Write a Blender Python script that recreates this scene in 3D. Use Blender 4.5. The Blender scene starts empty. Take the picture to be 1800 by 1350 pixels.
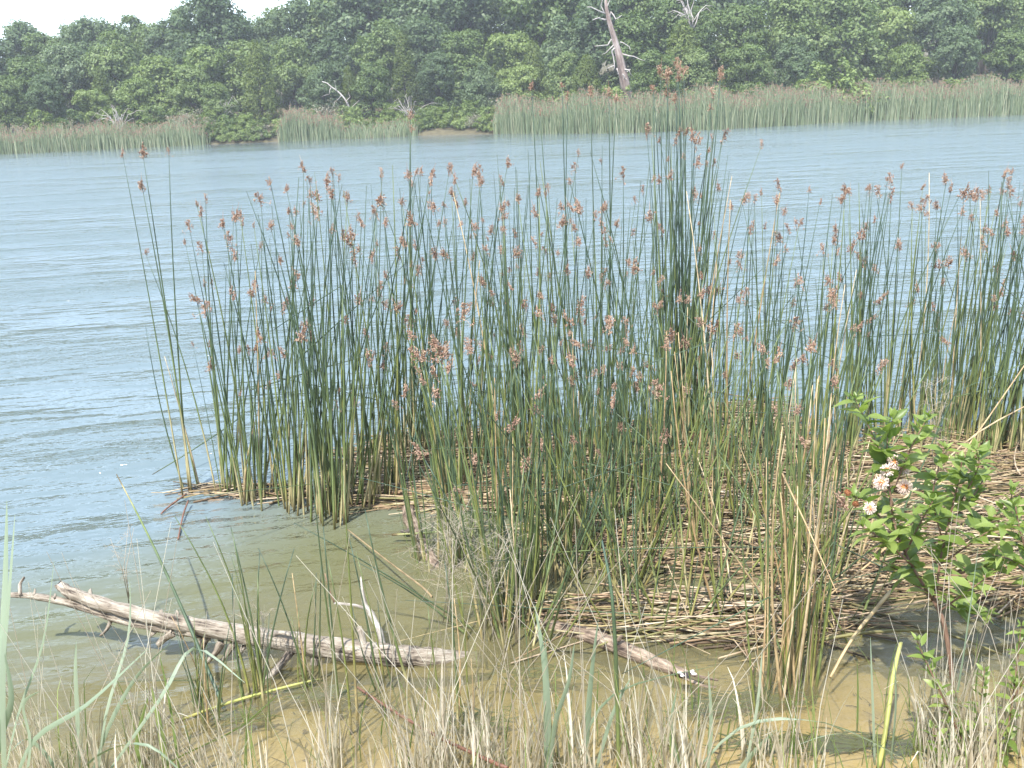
import bpy, math, random
import numpy as np
from mathutils import Vector, Matrix, Euler

R = math.radians
scene = bpy.context.scene
col = scene.collection
rng = random.Random(11)
nrg = np.random.default_rng(11)

# ------------------------------------------------------------------ camera
CAM_H, PITCH, ROLL, FPX = 2.8, 15.9, -2.2, 1800.0
cd = bpy.data.cameras.new('camera')
cd.sensor_width = 36.0
cd.lens = 36.0
cd.clip_start, cd.clip_end = 0.05, 3000.0
cam = bpy.data.objects.new('camera', cd)
CM = Matrix.Rotation(R(90 - PITCH), 3, 'X') @ Matrix.Rotation(R(ROLL), 3, 'Z')
cam.matrix_world = Matrix.Translation((0, 0, CAM_H)) @ CM.to_4x4()
col.objects.link(cam)
scene.camera = cam

# ------------------------------------------------------------------ sky, sun, exposure
SUN_EL, SUN_AZ = 57.0, 203.0          # azimuth clockwise from +Y (view direction): behind, a little left
world = bpy.data.worlds.new('World')
scene.world = world
world.use_nodes = True
wn, wl = world.node_tree.nodes, world.node_tree.links
wn.clear()
sky = wn.new('ShaderNodeTexSky')
sky.sky_type = 'NISHITA'
sky.sun_disc = False
sky.sun_elevation = R(SUN_EL)
sky.sun_rotation = R(SUN_AZ)
sky.air_density, sky.dust_density, sky.ozone_density = 1.0, 1.2, 1.0
tc = wn.new('ShaderNodeTexCoord')
mp = wn.new('ShaderNodeMapping')
mp.inputs['Scale'].default_value = (1.0, 1.0, 3.2)
cn = wn.new('ShaderNodeTexNoise')
cn.inputs['Scale'].default_value = 2.3
cn.inputs['Detail'].default_value = 7
cn.inputs['Roughness'].default_value = 0.55
cr = wn.new('ShaderNodeMapRange')
cr.inputs['From Min'].default_value, cr.inputs['From Max'].default_value = 0.36, 0.66
cr.inputs['To Min'].default_value, cr.inputs['To Max'].default_value = 0.05, 0.65
cm = wn.new('ShaderNodeMix')
cm.data_type = 'RGBA'
cm.inputs['B'].default_value = (7.2, 8.5, 10.2, 1)
bg = wn.new('ShaderNodeBackground')
bg.inputs['Strength'].default_value = 0.15
wo = wn.new('ShaderNodeOutputWorld')
wl.new(tc.outputs['Generated'], mp.inputs['Vector'])
wl.new(mp.outputs['Vector'], cn.inputs['Vector'])
wl.new(cn.outputs['Fac'], cr.inputs['Value'])
wl.new(cr.outputs['Result'], cm.inputs['Factor'])
wl.new(sky.outputs['Color'], cm.inputs['A'])
wl.new(cm.outputs['Result'], bg.inputs['Color'])
wl.new(bg.outputs['Background'], wo.inputs['Surface'])

sd = bpy.data.lights.new('sun', 'SUN')
sd.energy = 4.0
sd.angle = R(0.53)
sd.color = (1.0, 0.96, 0.9)
sun = bpy.data.objects.new('sun', sd)
a, e = R(SUN_AZ), R(SUN_EL)
sv = Vector((math.sin(a) * math.cos(e), math.cos(a) * math.cos(e), math.sin(e)))
sun.rotation_euler = sv.to_track_quat('Z', 'Y').to_euler()
sun.location = sv * 50
col.objects.link(sun)

vs = scene.view_settings
vs.view_transform, vs.look, vs.exposure, vs.gamma = 'Standard', 'None', 1.28, 1.0
vs.use_curve_mapping = False
scene.cycles.use_denoising = True
scene.cycles.max_bounces = 6
scene.cycles.transparent_max_bounces = 16
scene.cycles.caustics_reflective = False
scene.cycles.caustics_refractive = False
scene.cycles.sample_clamp_indirect = 6.0


# ------------------------------------------------------------------ measuring helpers
def ray(px, py):
    return (CM @ Vector(((px - 900) / FPX, -(py - 675) / FPX, -1))).normalized()


def P(px, py, z=0.0):
    d = ray(px, py)
    return Vector((0, 0, CAM_H)) + d * ((z - CAM_H) / d.z)


def PY(px, py, y):
    d = ray(px, py)
    return Vector((0, 0, CAM_H)) + d * (y / d.y)


def lerp(a, b, t):
    return a + (b - a) * t


# ------------------------------------------------------------------ object helpers
class MB:
    """collects tubes, ribbons and facets; build() links them as one mesh object"""
    def __init__(s):
        s.v, s.f, s.t, s.r, s.tc = [], [], [], [], []

    def vert(s, p, t=0, r=0, tcv=None):
        s.v.append((p[0], p[1], p[2])); s.t.append(t); s.r.append(r)
        s.tc.append(tcv if tcv else (p[0], p[1], p[2]))
        return len(s.v) - 1

    def tube(s, pts, rad, sides=5, rnd=None, cap=True, rough=0.0, t0=0.0, t1=1.0, jag=0.0):
        pts = [Vector(p) for p in pts]
        n = len(pts)
        if not hasattr(rad, '__len__'):
            rad = [rad] * n
        if rnd is None:
            rnd = rng.random()
        tan = [(pts[min(i + 1, n - 1)] - pts[max(i - 1, 0)]).normalized() for i in range(n)]
        ref = Vector((0, 0, 1)) if abs(tan[0].z) < 0.9 else Vector((1, 0, 0))
        u = (ref - tan[0] * ref.dot(tan[0])).normalized()
        L = 0.0
        rings = []
        off = rnd * 7.0
        for i in range(n):
            if i:
                L += (pts[i] - pts[i - 1]).length
            u = (u - tan[i] * u.dot(tan[i])).normalized()
            w = tan[i].cross(u)
            ring = []
            for k in range(sides):
                a = 2 * math.pi * k / sides
                rr = rad[i] * (1 + (rng.uniform(-rough, rough) if rough else 0))
                jv = tan[i] * (rng.uniform(-jag, jag) * rad[i] if jag and i in (0, n - 1) else 0.0)
                ring.append(s.vert(pts[i] + jv + (u * math.cos(a) + w * math.sin(a)) * rr, lerp(t0, t1, i / (n - 1)), rnd,
                                   (math.cos(a) * rad[i] + off, math.sin(a) * rad[i], L)))
            rings.append(ring)
        for i in range(n - 1):
            for k in range(sides):
                k2 = (k + 1) % sides
                s.f.append((rings[i][k], rings[i][k2], rings[i + 1][k2], rings[i + 1][k]))
        if cap:
            s.f.append(tuple(reversed(rings[0])))
            s.f.append(tuple(rings[-1]))

    def ribbon(s, pts, wid, side, rnd=None, fold=0.25):
        """a leaf blade: two strips folded along a midrib"""
        pts = [Vector(p) for p in pts]
        n = len(pts)
        if rnd is None:
            rnd = rng.random()
        rows = []
        side = Vector(side).normalized()
        for i in range(n):
            tn = (pts[min(i + 1, n - 1)] - pts[max(i - 1, 0)]).normalized()
            sd_ = (side - tn * side.dot(tn)).normalized()
            nm = tn.cross(sd_)
            w = wid[i]
            t = i / (n - 1)
            rows.append((s.vert(pts[i] - sd_ * w + nm * w * fold, t, rnd), s.vert(pts[i], t, rnd), s.vert(pts[i] + sd_ * w + nm * w * fold, t, rnd)))
        for i in range(n - 1):
            for k in (0, 1):
                s.f.append((rows[i][k], rows[i][k + 1], rows[i + 1][k + 1], rows[i + 1][k]))

    def mesh(s, name, mat, smooth=True):
        me = bpy.data.meshes.new(name)
        me.from_pydata(s.v, [], s.f)
        me.attributes.new('t', 'FLOAT', 'POINT').data.foreach_set('value', s.t)
        me.attributes.new('rnd', 'FLOAT', 'POINT').data.foreach_set('value', s.r)
        me.attributes.new('tc', 'FLOAT_VECTOR', 'POINT').data.foreach_set('vector', [c for v in s.tc for c in v])
        me.materials.append(mat)
        if smooth:
            me.polygons.foreach_set('use_smooth', [True] * len(me.polygons))
        me.update()
        return me

    def build(s, name, mat, parent=None, smooth=True):
        return link(name, s.mesh(name, mat, smooth), parent)


def link(name, data, parent=None):
    o = bpy.data.objects.new(name, data)
    col.objects.link(o)
    if parent is not None:
        o.parent = parent
    return o


def empty(name, loc=(0, 0, 0)):
    o = bpy.data.objects.new(name, None)
    o.empty_display_size = 0.1
    o.location = loc
    col.objects.link(o)
    return o


def tag(o, label=None, cat=None, group=None, kind=None):
    if label: o['label'] = label
    if cat: o['category'] = cat
    if group: o['group'] = group
    if kind: o['kind'] = kind
    return o


def cards(name, cen, nor, size, aspect, rnd, mat):
    """many small leaf-shaped faces as one mesh (numpy)"""
    n = len(cen)
    nor = nor / np.maximum(np.linalg.norm(nor, axis=1, keepdims=True), 1e-6)
    ref = nrg.normal(size=(n, 3))
    u = np.cross(nor, ref); u /= np.maximum(np.linalg.norm(u, axis=1, keepdims=True), 1e-6)
    w = np.cross(nor, u)
    s = size[:, None]
    lift = nor * s * 0.22
    v = np.stack([cen - u * s, cen - w * s * aspect + lift, cen + u * s, cen + w * s * aspect + lift], axis=1).reshape(-1, 3)
    me = bpy.data.meshes.new(name)
    me.vertices.add(4 * n)
    me.vertices.foreach_set('co', v.astype(np.float32).ravel())
    me.loops.add(4 * n)
    me.loops.foreach_set('vertex_index', np.arange(4 * n, dtype=np.int32))
    me.polygons.add(n)
    me.polygons.foreach_set('loop_start', np.arange(0, 4 * n, 4, dtype=np.int32))
    me.polygons.foreach_set('loop_total', np.full(n, 4, dtype=np.int32))
    me.attributes.new('rnd', 'FLOAT', 'POINT').data.foreach_set('value', np.repeat(rnd, 4).astype(np.float32))
    me.materials.append(mat)
    me.update(calc_edges=True)
    return me


# ------------------------------------------------------------------ materials
def newmat(name):
    m = bpy.data.materials.new(name)
    m.use_nodes = True
    nt = m.node_tree
    b = nt.nodes['Principled BSDF']
    return m, nt, b, nt.nodes['Material Output']


def ramp(nt, stops, interp='LINEAR'):
    r = nt.nodes.new('ShaderNodeValToRGB')
    cr_ = r.color_ramp
    cr_.interpolation = interp
    while len(cr_.elements) < len(stops):
        cr_.elements.new(0.5)
    for el, (p, c) in zip(cr_.elements, stops):
        el.position = p
        el.color = (c[0], c[1], c[2], 1)
    return r


def attr(nt, name, out='Fac'):
    n = nt.nodes.new('ShaderNodeAttribute')
    n.attribute_name = name
    return n.outputs[out]


def math_(nt, op, a, b=None, clamp=False):
    n = nt.nodes.new('ShaderNodeMath')
    n.operation = op
    n.use_clamp = clamp
    for i, x in enumerate((a, b)):
        if x is None:
            continue
        if hasattr(x, 'is_linked'):
            nt.links.new(x, n.inputs[i])
        else:
            n.inputs[i].default_value = x
    return n.outputs[0]


def noise(nt, scale, detail=3, vec=None, mapping=None, rough=0.5):
    n = nt.nodes.new('ShaderNodeTexNoise')
    n.inputs['Scale'].default_value = scale
    n.inputs['Detail'].default_value = detail
    n.inputs['Roughness'].default_value = rough
    if vec is not None:
        if mapping:
            m = nt.nodes.new('ShaderNodeMapping')
            if len(mapping) > 2:
                m.vector_type = 'TEXTURE'
            m.inputs['Rotation'].default_value = mapping[0]
            m.inputs['Scale'].default_value = mapping[1]
            nt.links.new(vec, m.inputs['Vector'])
            vec = m.outputs['Vector']
        nt.links.new(vec, n.inputs['Vector'])
    return n.outputs['Fac']


def mixc(nt, f, a, b, mode='MIX'):
    n = nt.nodes.new('ShaderNodeMix')
    n.data_type = 'RGBA'
    n.blend_type = mode
    for key, x in (('Factor', f), ('A', a), ('B', b)):
        if hasattr(x, 'is_linked'):
            nt.links.new(x, n.inputs[key])
        elif key == 'Factor':
            n.inputs[key].default_value = x
        else:
            n.inputs[key].default_value = (x[0], x[1], x[2], 1)
    return n.outputs['Result']


def leafmat(name, dark, mid, light, trans=0.3, rough=0.55, obj_var=0.25, spec=0.35):
    """foliage: colour varies from leaf to leaf and from plant to plant, light passes through"""
    m, nt, b, out = newmat(name)
    r = ramp(nt, [(0.0, dark), (0.5, mid), (1.0, light)])
    oi = nt.nodes.new('ShaderNodeObjectInfo')
    f = math_(nt, 'ADD', math_(nt, 'MULTIPLY', attr(nt, 'rnd'), 1 - obj_var), math_(nt, 'MULTIPLY', oi.outputs['Random'], obj_var))
    nt.links.new(f, r.inputs['Fac'])
    nt.links.new(r.outputs['Color'], b.inputs['Base Color'])
    b.inputs['Roughness'].default_value = rough
    b.inputs['Specular IOR Level'].default_value = spec
    t = nt.nodes.new('ShaderNodeBsdfTranslucent')
    tcol = mixc(nt, 1.0, r.outputs['Color'], (1.25, 1.35, 0.7), 'MULTIPLY')
    nt.links.new(tcol, t.inputs['Color'])
    ms = nt.nodes.new('ShaderNodeMixShader')
    ms.inputs[0].default_value = trans
    nt.links.new(b.outputs[0], ms.inputs[1])
    nt.links.new(t.outputs[0], ms.inputs[2])
    nt.links.new(ms.outputs[0], out.inputs['Surface'])
    return m


def stemmat(name, base, low, mid, top, rough=0.45, obj_var=0.35):
    """a rush stem: bleached sheath at the foot, yellow-green above it, blue-green towards the tip"""
    m, nt, b, out = newmat(name)
    r = ramp(nt, [(0.0, base), (0.10, base), (0.2, low), (0.5, mid), (1.0, top)])
    oi = nt.nodes.new('ShaderNodeObjectInfo')
    shift = math_(nt, 'MULTIPLY', math_(nt, 'SUBTRACT', oi.outputs['Random'], 0.6), obj_var)
    nt.links.new(math_(nt, 'ADD', attr(nt, 't'), shift, True), r.inputs['Fac'])
    blot = noise(nt, 26, 4, attr(nt, 'tc', 'Vector'), ((0, 0, 0), (1.5, 1.5, 0.35)))
    br = ramp(nt, [(0.3, (0.62, 0.62, 0.6)), (0.62, (1.12, 1.1, 1.0))])
    nt.links.new(blot, br.inputs['Fac'])
    foot = ramp(nt, [(0.0, (0.25, 0.2, 0.12)), (0.072, (0.38, 0.33, 0.22)), (0.10, (0.8, 0.78, 0.7)), (0.16, (1, 1, 1))])   # mud and algae stain at the waterline
    nt.links.new(math_(nt, 'ADD', attr(nt, 't'), math_(nt, 'MULTIPLY', math_(nt, 'SUBTRACT', blot, 0.5), 0.05)), foot.inputs['Fac'])
    cc = mixc(nt, 1.0, r.outputs['Color'], br.outputs['Color'], 'MULTIPLY')
    nt.links.new(mixc(nt, 1.0, cc, foot.outputs['Color'], 'MULTIPLY'), b.inputs['Base Color'])
    b.inputs['Roughness'].default_value = rough
    b.inputs['Specular IOR Level'].default_value = 0.4
    return m


def strawmat(name, cols, rough=0.6, bump=0.0):
    m, nt, b, out = newmat(name)
    r = ramp(nt, [(i / (len(cols) - 1), c) for i, c in enumerate(cols)])
    oi = nt.nodes.new('ShaderNodeObjectInfo')
    f = math_(nt, 'FRACT', math_(nt, 'ADD', attr(nt, 'rnd'), math_(nt, 'MULTIPLY', oi.outputs['Random'], 3.7)))
    nt.links.new(f, r.inputs['Fac'])
    blot = noise(nt, 18, 4, attr(nt, 'tc', 'Vector'), ((0, 0, 0), (2, 2, 0.6)))
    br = ramp(nt, [(0.3, (0.5, 0.46, 0.42)), (0.6, (1.08, 1.06, 1.02))])
    nt.links.new(blot, br.inputs['Fac'])
    nt.links.new(mixc(nt, 1.0, r.outputs['Color'], br.outputs['Color'], 'MULTIPLY'), b.inputs['Base Color'])
    b.inputs['Roughness'].default_value = rough
    b.inputs['Specular IOR Level'].default_value = 0.3
    return m


def woodmat(name, dark, mid, light, scale=1.0):
    m, nt, b, out = newmat(name)
    v = attr(nt, 'tc', 'Vector')
    streak = noise(nt, 75 * scale, 7, v, ((0, 0, 0), (1, 1, 0.13)), 0.7)
    patch = noise(nt, 13 * scale, 5, v, ((0, 0, 0), (1, 1, 0.6)), 0.6)
    f = math_(nt, 'ADD', math_(nt, 'MULTIPLY', streak, 0.6), math_(nt, 'MULTIPLY', patch, 0.5))
    r = ramp(nt, [(0.42, dark), (0.52, mid), (0.68, light)])
    nt.links.new(f, r.inputs['Fac'])
    nt.links.new(r.outputs['Color'], b.inputs['Base Color'])
    b.inputs['Roughness'].default_value = 0.8
    b.inputs['Specular IOR Level'].default_value = 0.2
    bp = nt.nodes.new('ShaderNodeBump')
    bp.inputs['Strength'].default_value = 0.8
    bp.inputs['Distance'].default_value = 0.03 if scale == 1.0 else 0.1
    nt.links.new(streak, bp.inputs['Height'])
    nt.links.new(bp.outputs['Normal'], b.inputs['Normal'])
    return m


def plain(name, c, rough=0.6, spec=0.3, var=0.0):
    m, nt, b, out = newmat(name)
    if var:
        n_ = noise(nt, 30, 3, attr(nt, 'tc', 'Vector'))
        r = ramp(nt, [(0.3, [x * (1 - var) for x in c]), (0.7, [x * (1 + var) for x in c])])
        nt.links.new(n_, r.inputs['Fac'])
        nt.links.new(r.outputs['Color'], b.inputs['Base Color'])
    else:
        b.inputs['Base Color'].default_value = (c[0], c[1], c[2], 1)
    b.inputs['Roughness'].default_value = rough
    b.inputs['Specular IOR Level'].default_value = spec
    return m


M = {}
M['stem'] = stemmat('bulrush_green', (0.34, 0.30, 0.17), (0.13, 0.165, 0.058), (0.068, 0.102, 0.05), (0.034, 0.064, 0.046))
M['stem_olive'] = stemmat('bulrush_olive', (0.30, 0.25, 0.13), (0.19, 0.20, 0.06), (0.14, 0.17, 0.055), (0.085, 0.12, 0.055))
M['stem_dead'] = strawmat('bulrush_dry', [(0.42, 0.33, 0.19), (0.36, 0.25, 0.13), (0.5, 0.42, 0.28)])
M['straw'] = strawmat('dead_stalks', [(0.307, 0.226, 0.138), (0.195, 0.128, 0.077), (0.389, 0.307, 0.205), (0.277, 0.226, 0.107), (0.226, 0.154, 0.098), (0.471, 0.400, 0.298), (0.174, 0.174, 0.061), (0.123, 0.093, 0.061)])
M['rotten'] = strawmat('rotten_stalks', [(0.09, 0.065, 0.04), (0.15, 0.105, 0.065), (0.06, 0.045, 0.03), (0.19, 0.145, 0.09), (0.11, 0.1, 0.045)])
M['seed'] = strawmat('seed_heads', [(0.26, 0.16, 0.115), (0.18, 0.10, 0.072), (0.34, 0.225, 0.165), (0.24, 0.145, 0.105), (0.42, 0.31, 0.23), (0.29, 0.2, 0.13)])
M['wood'] = woodmat('bleached_wood', (0.05, 0.038, 0.03), (0.27, 0.225, 0.175), (0.52, 0.47, 0.39))
M['whitewood'] = woodmat('white_dead_branch', (0.2, 0.17, 0.14), (0.45, 0.41, 0.36), (0.62, 0.58, 0.52))
M['oldwood'] = woodmat('weathered_wood', (0.07, 0.05, 0.04), (0.2, 0.15, 0.11), (0.48, 0.38, 0.29))
M['bark'] = woodmat('oak_bark', (0.02, 0.016, 0.012), (0.06, 0.05, 0.04), (0.12, 0.105, 0.09), 0.1)
M['snag'] = woodmat('snag_wood', (0.06, 0.045, 0.04), (0.19, 0.14, 0.12), (0.36, 0.31, 0.28), 0.1)
M['snagtwig'] = woodmat('grey_dead_twigs', (0.2, 0.17, 0.15), (0.36, 0.32, 0.3), (0.5, 0.47, 0.44), 0.1)
M['oak'] = leafmat('oak_leaves', (0.055, 0.09, 0.024), (0.110, 0.160, 0.048), (0.20, 0.25, 0.10), 0.32, obj_var=0.5)
M['oakblue'] = leafmat('oak_leaves_dusky', (0.05, 0.08, 0.032), (0.092, 0.138, 0.060), (0.17, 0.215, 0.115), 0.32, obj_var=0.5)
M['oaklight'] = leafmat('oak_leaves_pale', (0.085, 0.13, 0.032), (0.155, 0.21, 0.06), (0.24, 0.29, 0.11), 0.32, obj_var=0.5)
M['cedar'] = leafmat('cedar_sprays', (0.058, 0.086, 0.016), (0.092, 0.13, 0.026), (0.135, 0.175, 0.045), 0.28, obj_var=0.4)
M['shrub'] = leafmat('shore_shrub_leaves', (0.085, 0.13, 0.034), (0.15, 0.205, 0.058), (0.23, 0.28, 0.095), 0.25)
M['greyshrub'] = leafmat('grey_brush', (0.10, 0.10, 0.065), (0.18, 0.17, 0.12), (0.27, 0.25, 0.2), 0.15)
M['leaf'] = leafmat('bush_leaves', (0.11, 0.165, 0.036), (0.185, 0.25, 0.06), (0.27, 0.335, 0.10), 0.45, 0.4, 0.9, 0.4)
M['bushstem'] = woodmat('bush_stems', (0.10, 0.055, 0.035), (0.2, 0.12, 0.08), (0.3, 0.2, 0.14))
M['petal'] = plain('flower_pins', (0.68, 0.54, 0.46), 0.6)
M['flowercore'] = plain('flower_core', (0.55, 0.2, 0.06), 0.7, 0.2)
M['flowerold'] = plain('withered_flower', (0.24, 0.10, 0.045), 0.8, 0.2)
M['drygrass'] = leafmat('dry_grass_blades', (0.32, 0.27, 0.2), (0.46, 0.41, 0.33), (0.62, 0.58, 0.5), 0.25, 0.6, 0.05)
M['panicle'] = leafmat('dry_panicle', (0.25, 0.21, 0.155), (0.33, 0.285, 0.22), (0.42, 0.37, 0.3), 0.1, 0.7, 0.1)
M['bluegrass'] = leafmat('reed_grass_blades', (0.17, 0.225, 0.15), (0.24, 0.295, 0.215), (0.33, 0.38, 0.29), 0.3, 0.42, 0.4)
M['greengrass'] = leafmat('green_grass_blades', (0.09, 0.14, 0.04), (0.16, 0.22, 0.07), (0.28, 0.32, 0.12), 0.3, 0.5, 0.2)
M['yellowreed'] = stemmat('yellow_reed', (0.25, 0.23, 0.07), (0.30, 0.29, 0.09), (0.29, 0.31, 0.09), (0.27, 0.27, 0.10), 0.5, 0.1)
M['redtwig'] = plain('red_brown_twig', (0.15, 0.075, 0.05), 0.6, 0.3, 0.3)
M['weed'] = leafmat('water_weed', (0.02, 0.04, 0.01), (0.04, 0.07, 0.015), (0.09, 0.12, 0.02), 0.1)
M['farreed'] = leafmat('far_bulrush', (0.085, 0.125, 0.065), (0.165, 0.205, 0.115), (0.33, 0.34, 0.225), 0.2, 0.6, 0.05)
M['fartop'] = leafmat('far_seed_heads', (0.16, 0.085, 0.06), (0.23, 0.135, 0.095), (0.31, 0.21, 0.15), 0.1, 0.7, 0.05)
M['insect'] = plain('insect_body', (0.02, 0.018, 0.022), 0.35, 0.5)
M['wing'] = plain('insect_wing', (0.75, 0.75, 0.75), 0.4, 0.5)
M['wingdark'] = plain('insect_wing_band', (0.035, 0.02, 0.018), 0.4, 0.5)

# ------------------------------------------------------------------ terrain: near bank, lake bed, far bank, one sheet
SH = [(-300, 279), (0, 271), (200, 262), (390, 253), (520, 248), (620, 244), (780, 237), (900, 235), (1100, 234), (1250, 228), (1390, 220), (1530, 212), (1800, 201), (2100, 190)]
shx, shy = [], []
for px, py in SH:
    p = P(px, py)
    shx.append(p.x); shy.append(p.y)


def shore(x):
    return float(np.interp(x, shx, shy))


def smooth(t):
    t = min(max(t, 0), 1)
    return t * t * (3 - 2 * t)


def ground_z(x, y):
    near = 3.4 + 0.12 * math.sin(x * 1.3) + 0.05 * math.sin(x * 3.7)
    if y < near:
        return min(1.22, 0.46 * (near - y) ** 1.05)
    s = shore(x)
    if y < s:
        d = min(y - near, (s - y) * 0.6)
        return -min(1.9, (0.10 * d + 0.02 * d * d) * (1 + 1.1 * smooth((-x - 1.0) / 2.2))) + 0.018 * math.sin(x * 2.1 + y) * min(1, d)
    u = y - s
    return 0.32 * smooth(u / 1.5) + 0.05 * u + 2.4 * smooth((u - 10) / 30) * (0.55 + 0.45 * smooth((x + 30) / 40)) 


xs = [-250, -200, -160, -110, -80] + [i * 1.0 for i in range(-64, -10)] + [i * 0.25 for i in range(-40, 41)] + [i * 1.0 for i in range(11, 65)] + [80, 110, 160, 200, 250]
ys = [-60, -30, -12, -6, -3] + [i * 0.2 for i in range(-10, 55)] + [i * 1.0 for i in range(11, 60)] + [60 + i * 0.5 for i in range(0, 70)] + [96, 99, 103, 108, 114, 122, 135, 155, 190, 240, 320]
tv = [(x, y, ground_z(x, y)) for y in ys for x in xs]
nx = len(xs)
tf = [(j * nx + i, j * nx + i + 1, (j + 1) * nx + i + 1, (j + 1) * nx + i) for j in range(len(ys) - 1) for i in range(nx - 1)]
m, nt, b, out = newmat('lake_bed_and_banks')
geo = nt.nodes.new('ShaderNodeNewGeometry')
sep = nt.nodes.new('ShaderNodeSeparateXYZ')
nt.links.new(geo.outputs['Position'], sep.inputs[0])
n1 = noise(nt, 3.2, 6, geo.outputs['Position'], None, 0.6)
n2 = noise(nt, 0.6, 4, geo.outputs['Position'])
n3 = noise(nt, 90, 3, geo.outputs['Position'])
sand = ramp(nt, [(0.28, (0.30, 0.22, 0.105)), (0.5, (0.43, 0.32, 0.165)), (0.72, (0.52, 0.40, 0.225))])
nt.links.new(math_(nt, 'ADD', math_(nt, 'MULTIPLY', n1, 0.6), math_(nt, 'MULTIPLY', n2, 0.4)), sand.inputs['Fac'])
algae = ramp(nt, [(0.35, (0.10, 0.10, 0.028)), (0.65, (0.24, 0.20, 0.07))])
nt.links.new(n1, algae.inputs['Fac'])
# algae film grows on the bed further out
af = math_(nt, 'ADD', math_(nt, 'MULTIPLY', sep.outputs['Z'], -3.6), math_(nt, 'MULTIPLY', math_(nt, 'SUBTRACT', n2, 0.5), 1.6), True)
af = math_(nt, 'MULTIPLY', af, 0.85)
bed = mixc(nt, af, sand.outputs['Color'], algae.outputs['Color'])
soil = ramp(nt, [(0.3, (0.06, 0.055, 0.035)), (0.6, (0.12, 0.105, 0.065)), (0.8, (0.06, 0.08, 0.03))])
nt.links.new(n1, soil.inputs['Fac'])
lf = math_(nt, 'MULTIPLY', math_(nt, 'SUBTRACT', sep.outputs['Z'], 0.12), 5.0, True)
lf = math_(nt, 'MAXIMUM', lf, math_(nt, 'MULTIPLY', math_(nt, 'SUBTRACT', sep.outputs['Y'], 45.0), 0.1, True))   # the far bank is dark soil, not sand
bcol = mixc(nt, lf, bed, soil.outputs['Color'])
grit = ramp(nt, [(0.3, (0.88, 0.88, 0.88)), (0.7, (1.1, 1.1, 1.1))])
nt.links.new(n3, grit.inputs['Fac'])
nt.links.new(mixc(nt, 1.0, bcol, grit.outputs['Color'], 'MULTIPLY'), b.inputs['Base Color'])
b.inputs['Roughness'].default_value = 0.9
b.inputs['Specular IOR Level'].default_value = 0.1
me = bpy.data.meshes.new('terrain')
me.from_pydata(tv, [], tf)
me.materials.append(m)
me.polygons.foreach_set('use_smooth', [True] * len(me.polygons))
terrain = tag(link('terrain', me), kind='structure')

# ------------------------------------------------------------------ lake water
m, nt, b, out = newmat('lake_water')
nt.nodes.remove(b)
geo = nt.nodes.new('ShaderNodeNewGeometry')
pos = geo.outputs['Position']
sep = nt.nodes.new('ShaderNodeSeparateXYZ')
nt.links.new(pos, sep.inputs[0])
Y = sep.outputs['Y']
# wind has more hold on the water away from the bank and the reeds
calm = nt.nodes.new('ShaderNodeMapRange')
calm.inputs['From Min'].default_value, calm.inputs['From Max'].default_value = 4.0, 7.5
calm.inputs['To Min'].default_value, calm.inputs['To Max'].default_value = 0.3, 1.0
nt.links.new(Y, calm.inputs['Value'])
ang = R(-18)
w1 = noise(nt, 2.6, 2, pos, ((0, 0, R(20)), (2.6, 1.0, 1), 1), 0.5)
w2 = noise(nt, 7.5, 3, pos, ((0, 0, R(12)), (2.0, 1.0, 1), 1), 0.6)
w3 = noise(nt, 0.9, 2, pos, ((0, 0, R(26)), (2.6, 1.0, 1), 1), 0.5)
gust = noise(nt, 0.12, 3, pos, ((0, 0, R(5)), (0.5, 1.4, 1)), 0.5)
h = math_(nt, 'ADD', math_(nt, 'MULTIPLY', w1, 0.125), math_(nt, 'ADD', math_(nt, 'MULTIPLY', w2, 0.085), math_(nt, 'MULTIPLY', w3, 0.2)))
gs = nt.nodes.new('ShaderNodeMapRange')
gs.inputs['From Min'].default_value, gs.inputs['From Max'].default_value = 0.3, 0.7
gs.inputs['To Min'].default_value, gs.inputs['To Max'].default_value = 0.45, 1.35
nt.links.new(gust, gs.inputs['Value'])
pack = noise(nt, 0.55, 4, pos, ((0, 0, R(8)), (4.0, 1.0, 1), 1), 0.62)      # packets of steeper ripples between smoother water
pk = nt.nodes.new('ShaderNodeMapRange')
pk.inputs['From Min'].default_value, pk.inputs['From Max'].default_value = 0.38, 0.62
pk.inputs['To Min'].default_value, pk.inputs['To Max'].default_value = 0.4, 1.25
nt.links.new(pack, pk.inputs['Value'])
lee = nt.nodes.new('ShaderNodeMapRange')      # the far shore lies in the lee of the wood
lee.inputs['From Min'].default_value, lee.inputs['From Max'].default_value = 52.0, 72.0
lee.inputs['To Min'].default_value, lee.inputs['To Max'].default_value = 1.0, 0.06
nt.links.new(Y, lee.inputs['Value'])
h = math_(nt, 'MULTIPLY', h, math_(nt, 'MULTIPLY', math_(nt, 'MULTIPLY', calm.outputs[0], lee.outputs[0]), math_(nt, 'MULTIPLY', gs.outputs[0], pk.outputs[0])))
bp = nt.nodes.new('ShaderNodeBump')
bp.inputs['Strength'].default_value = 1.0
bp.inputs['Distance'].default_value = 1.0
nt.links.new(h, bp.inputs['Height'])
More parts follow.
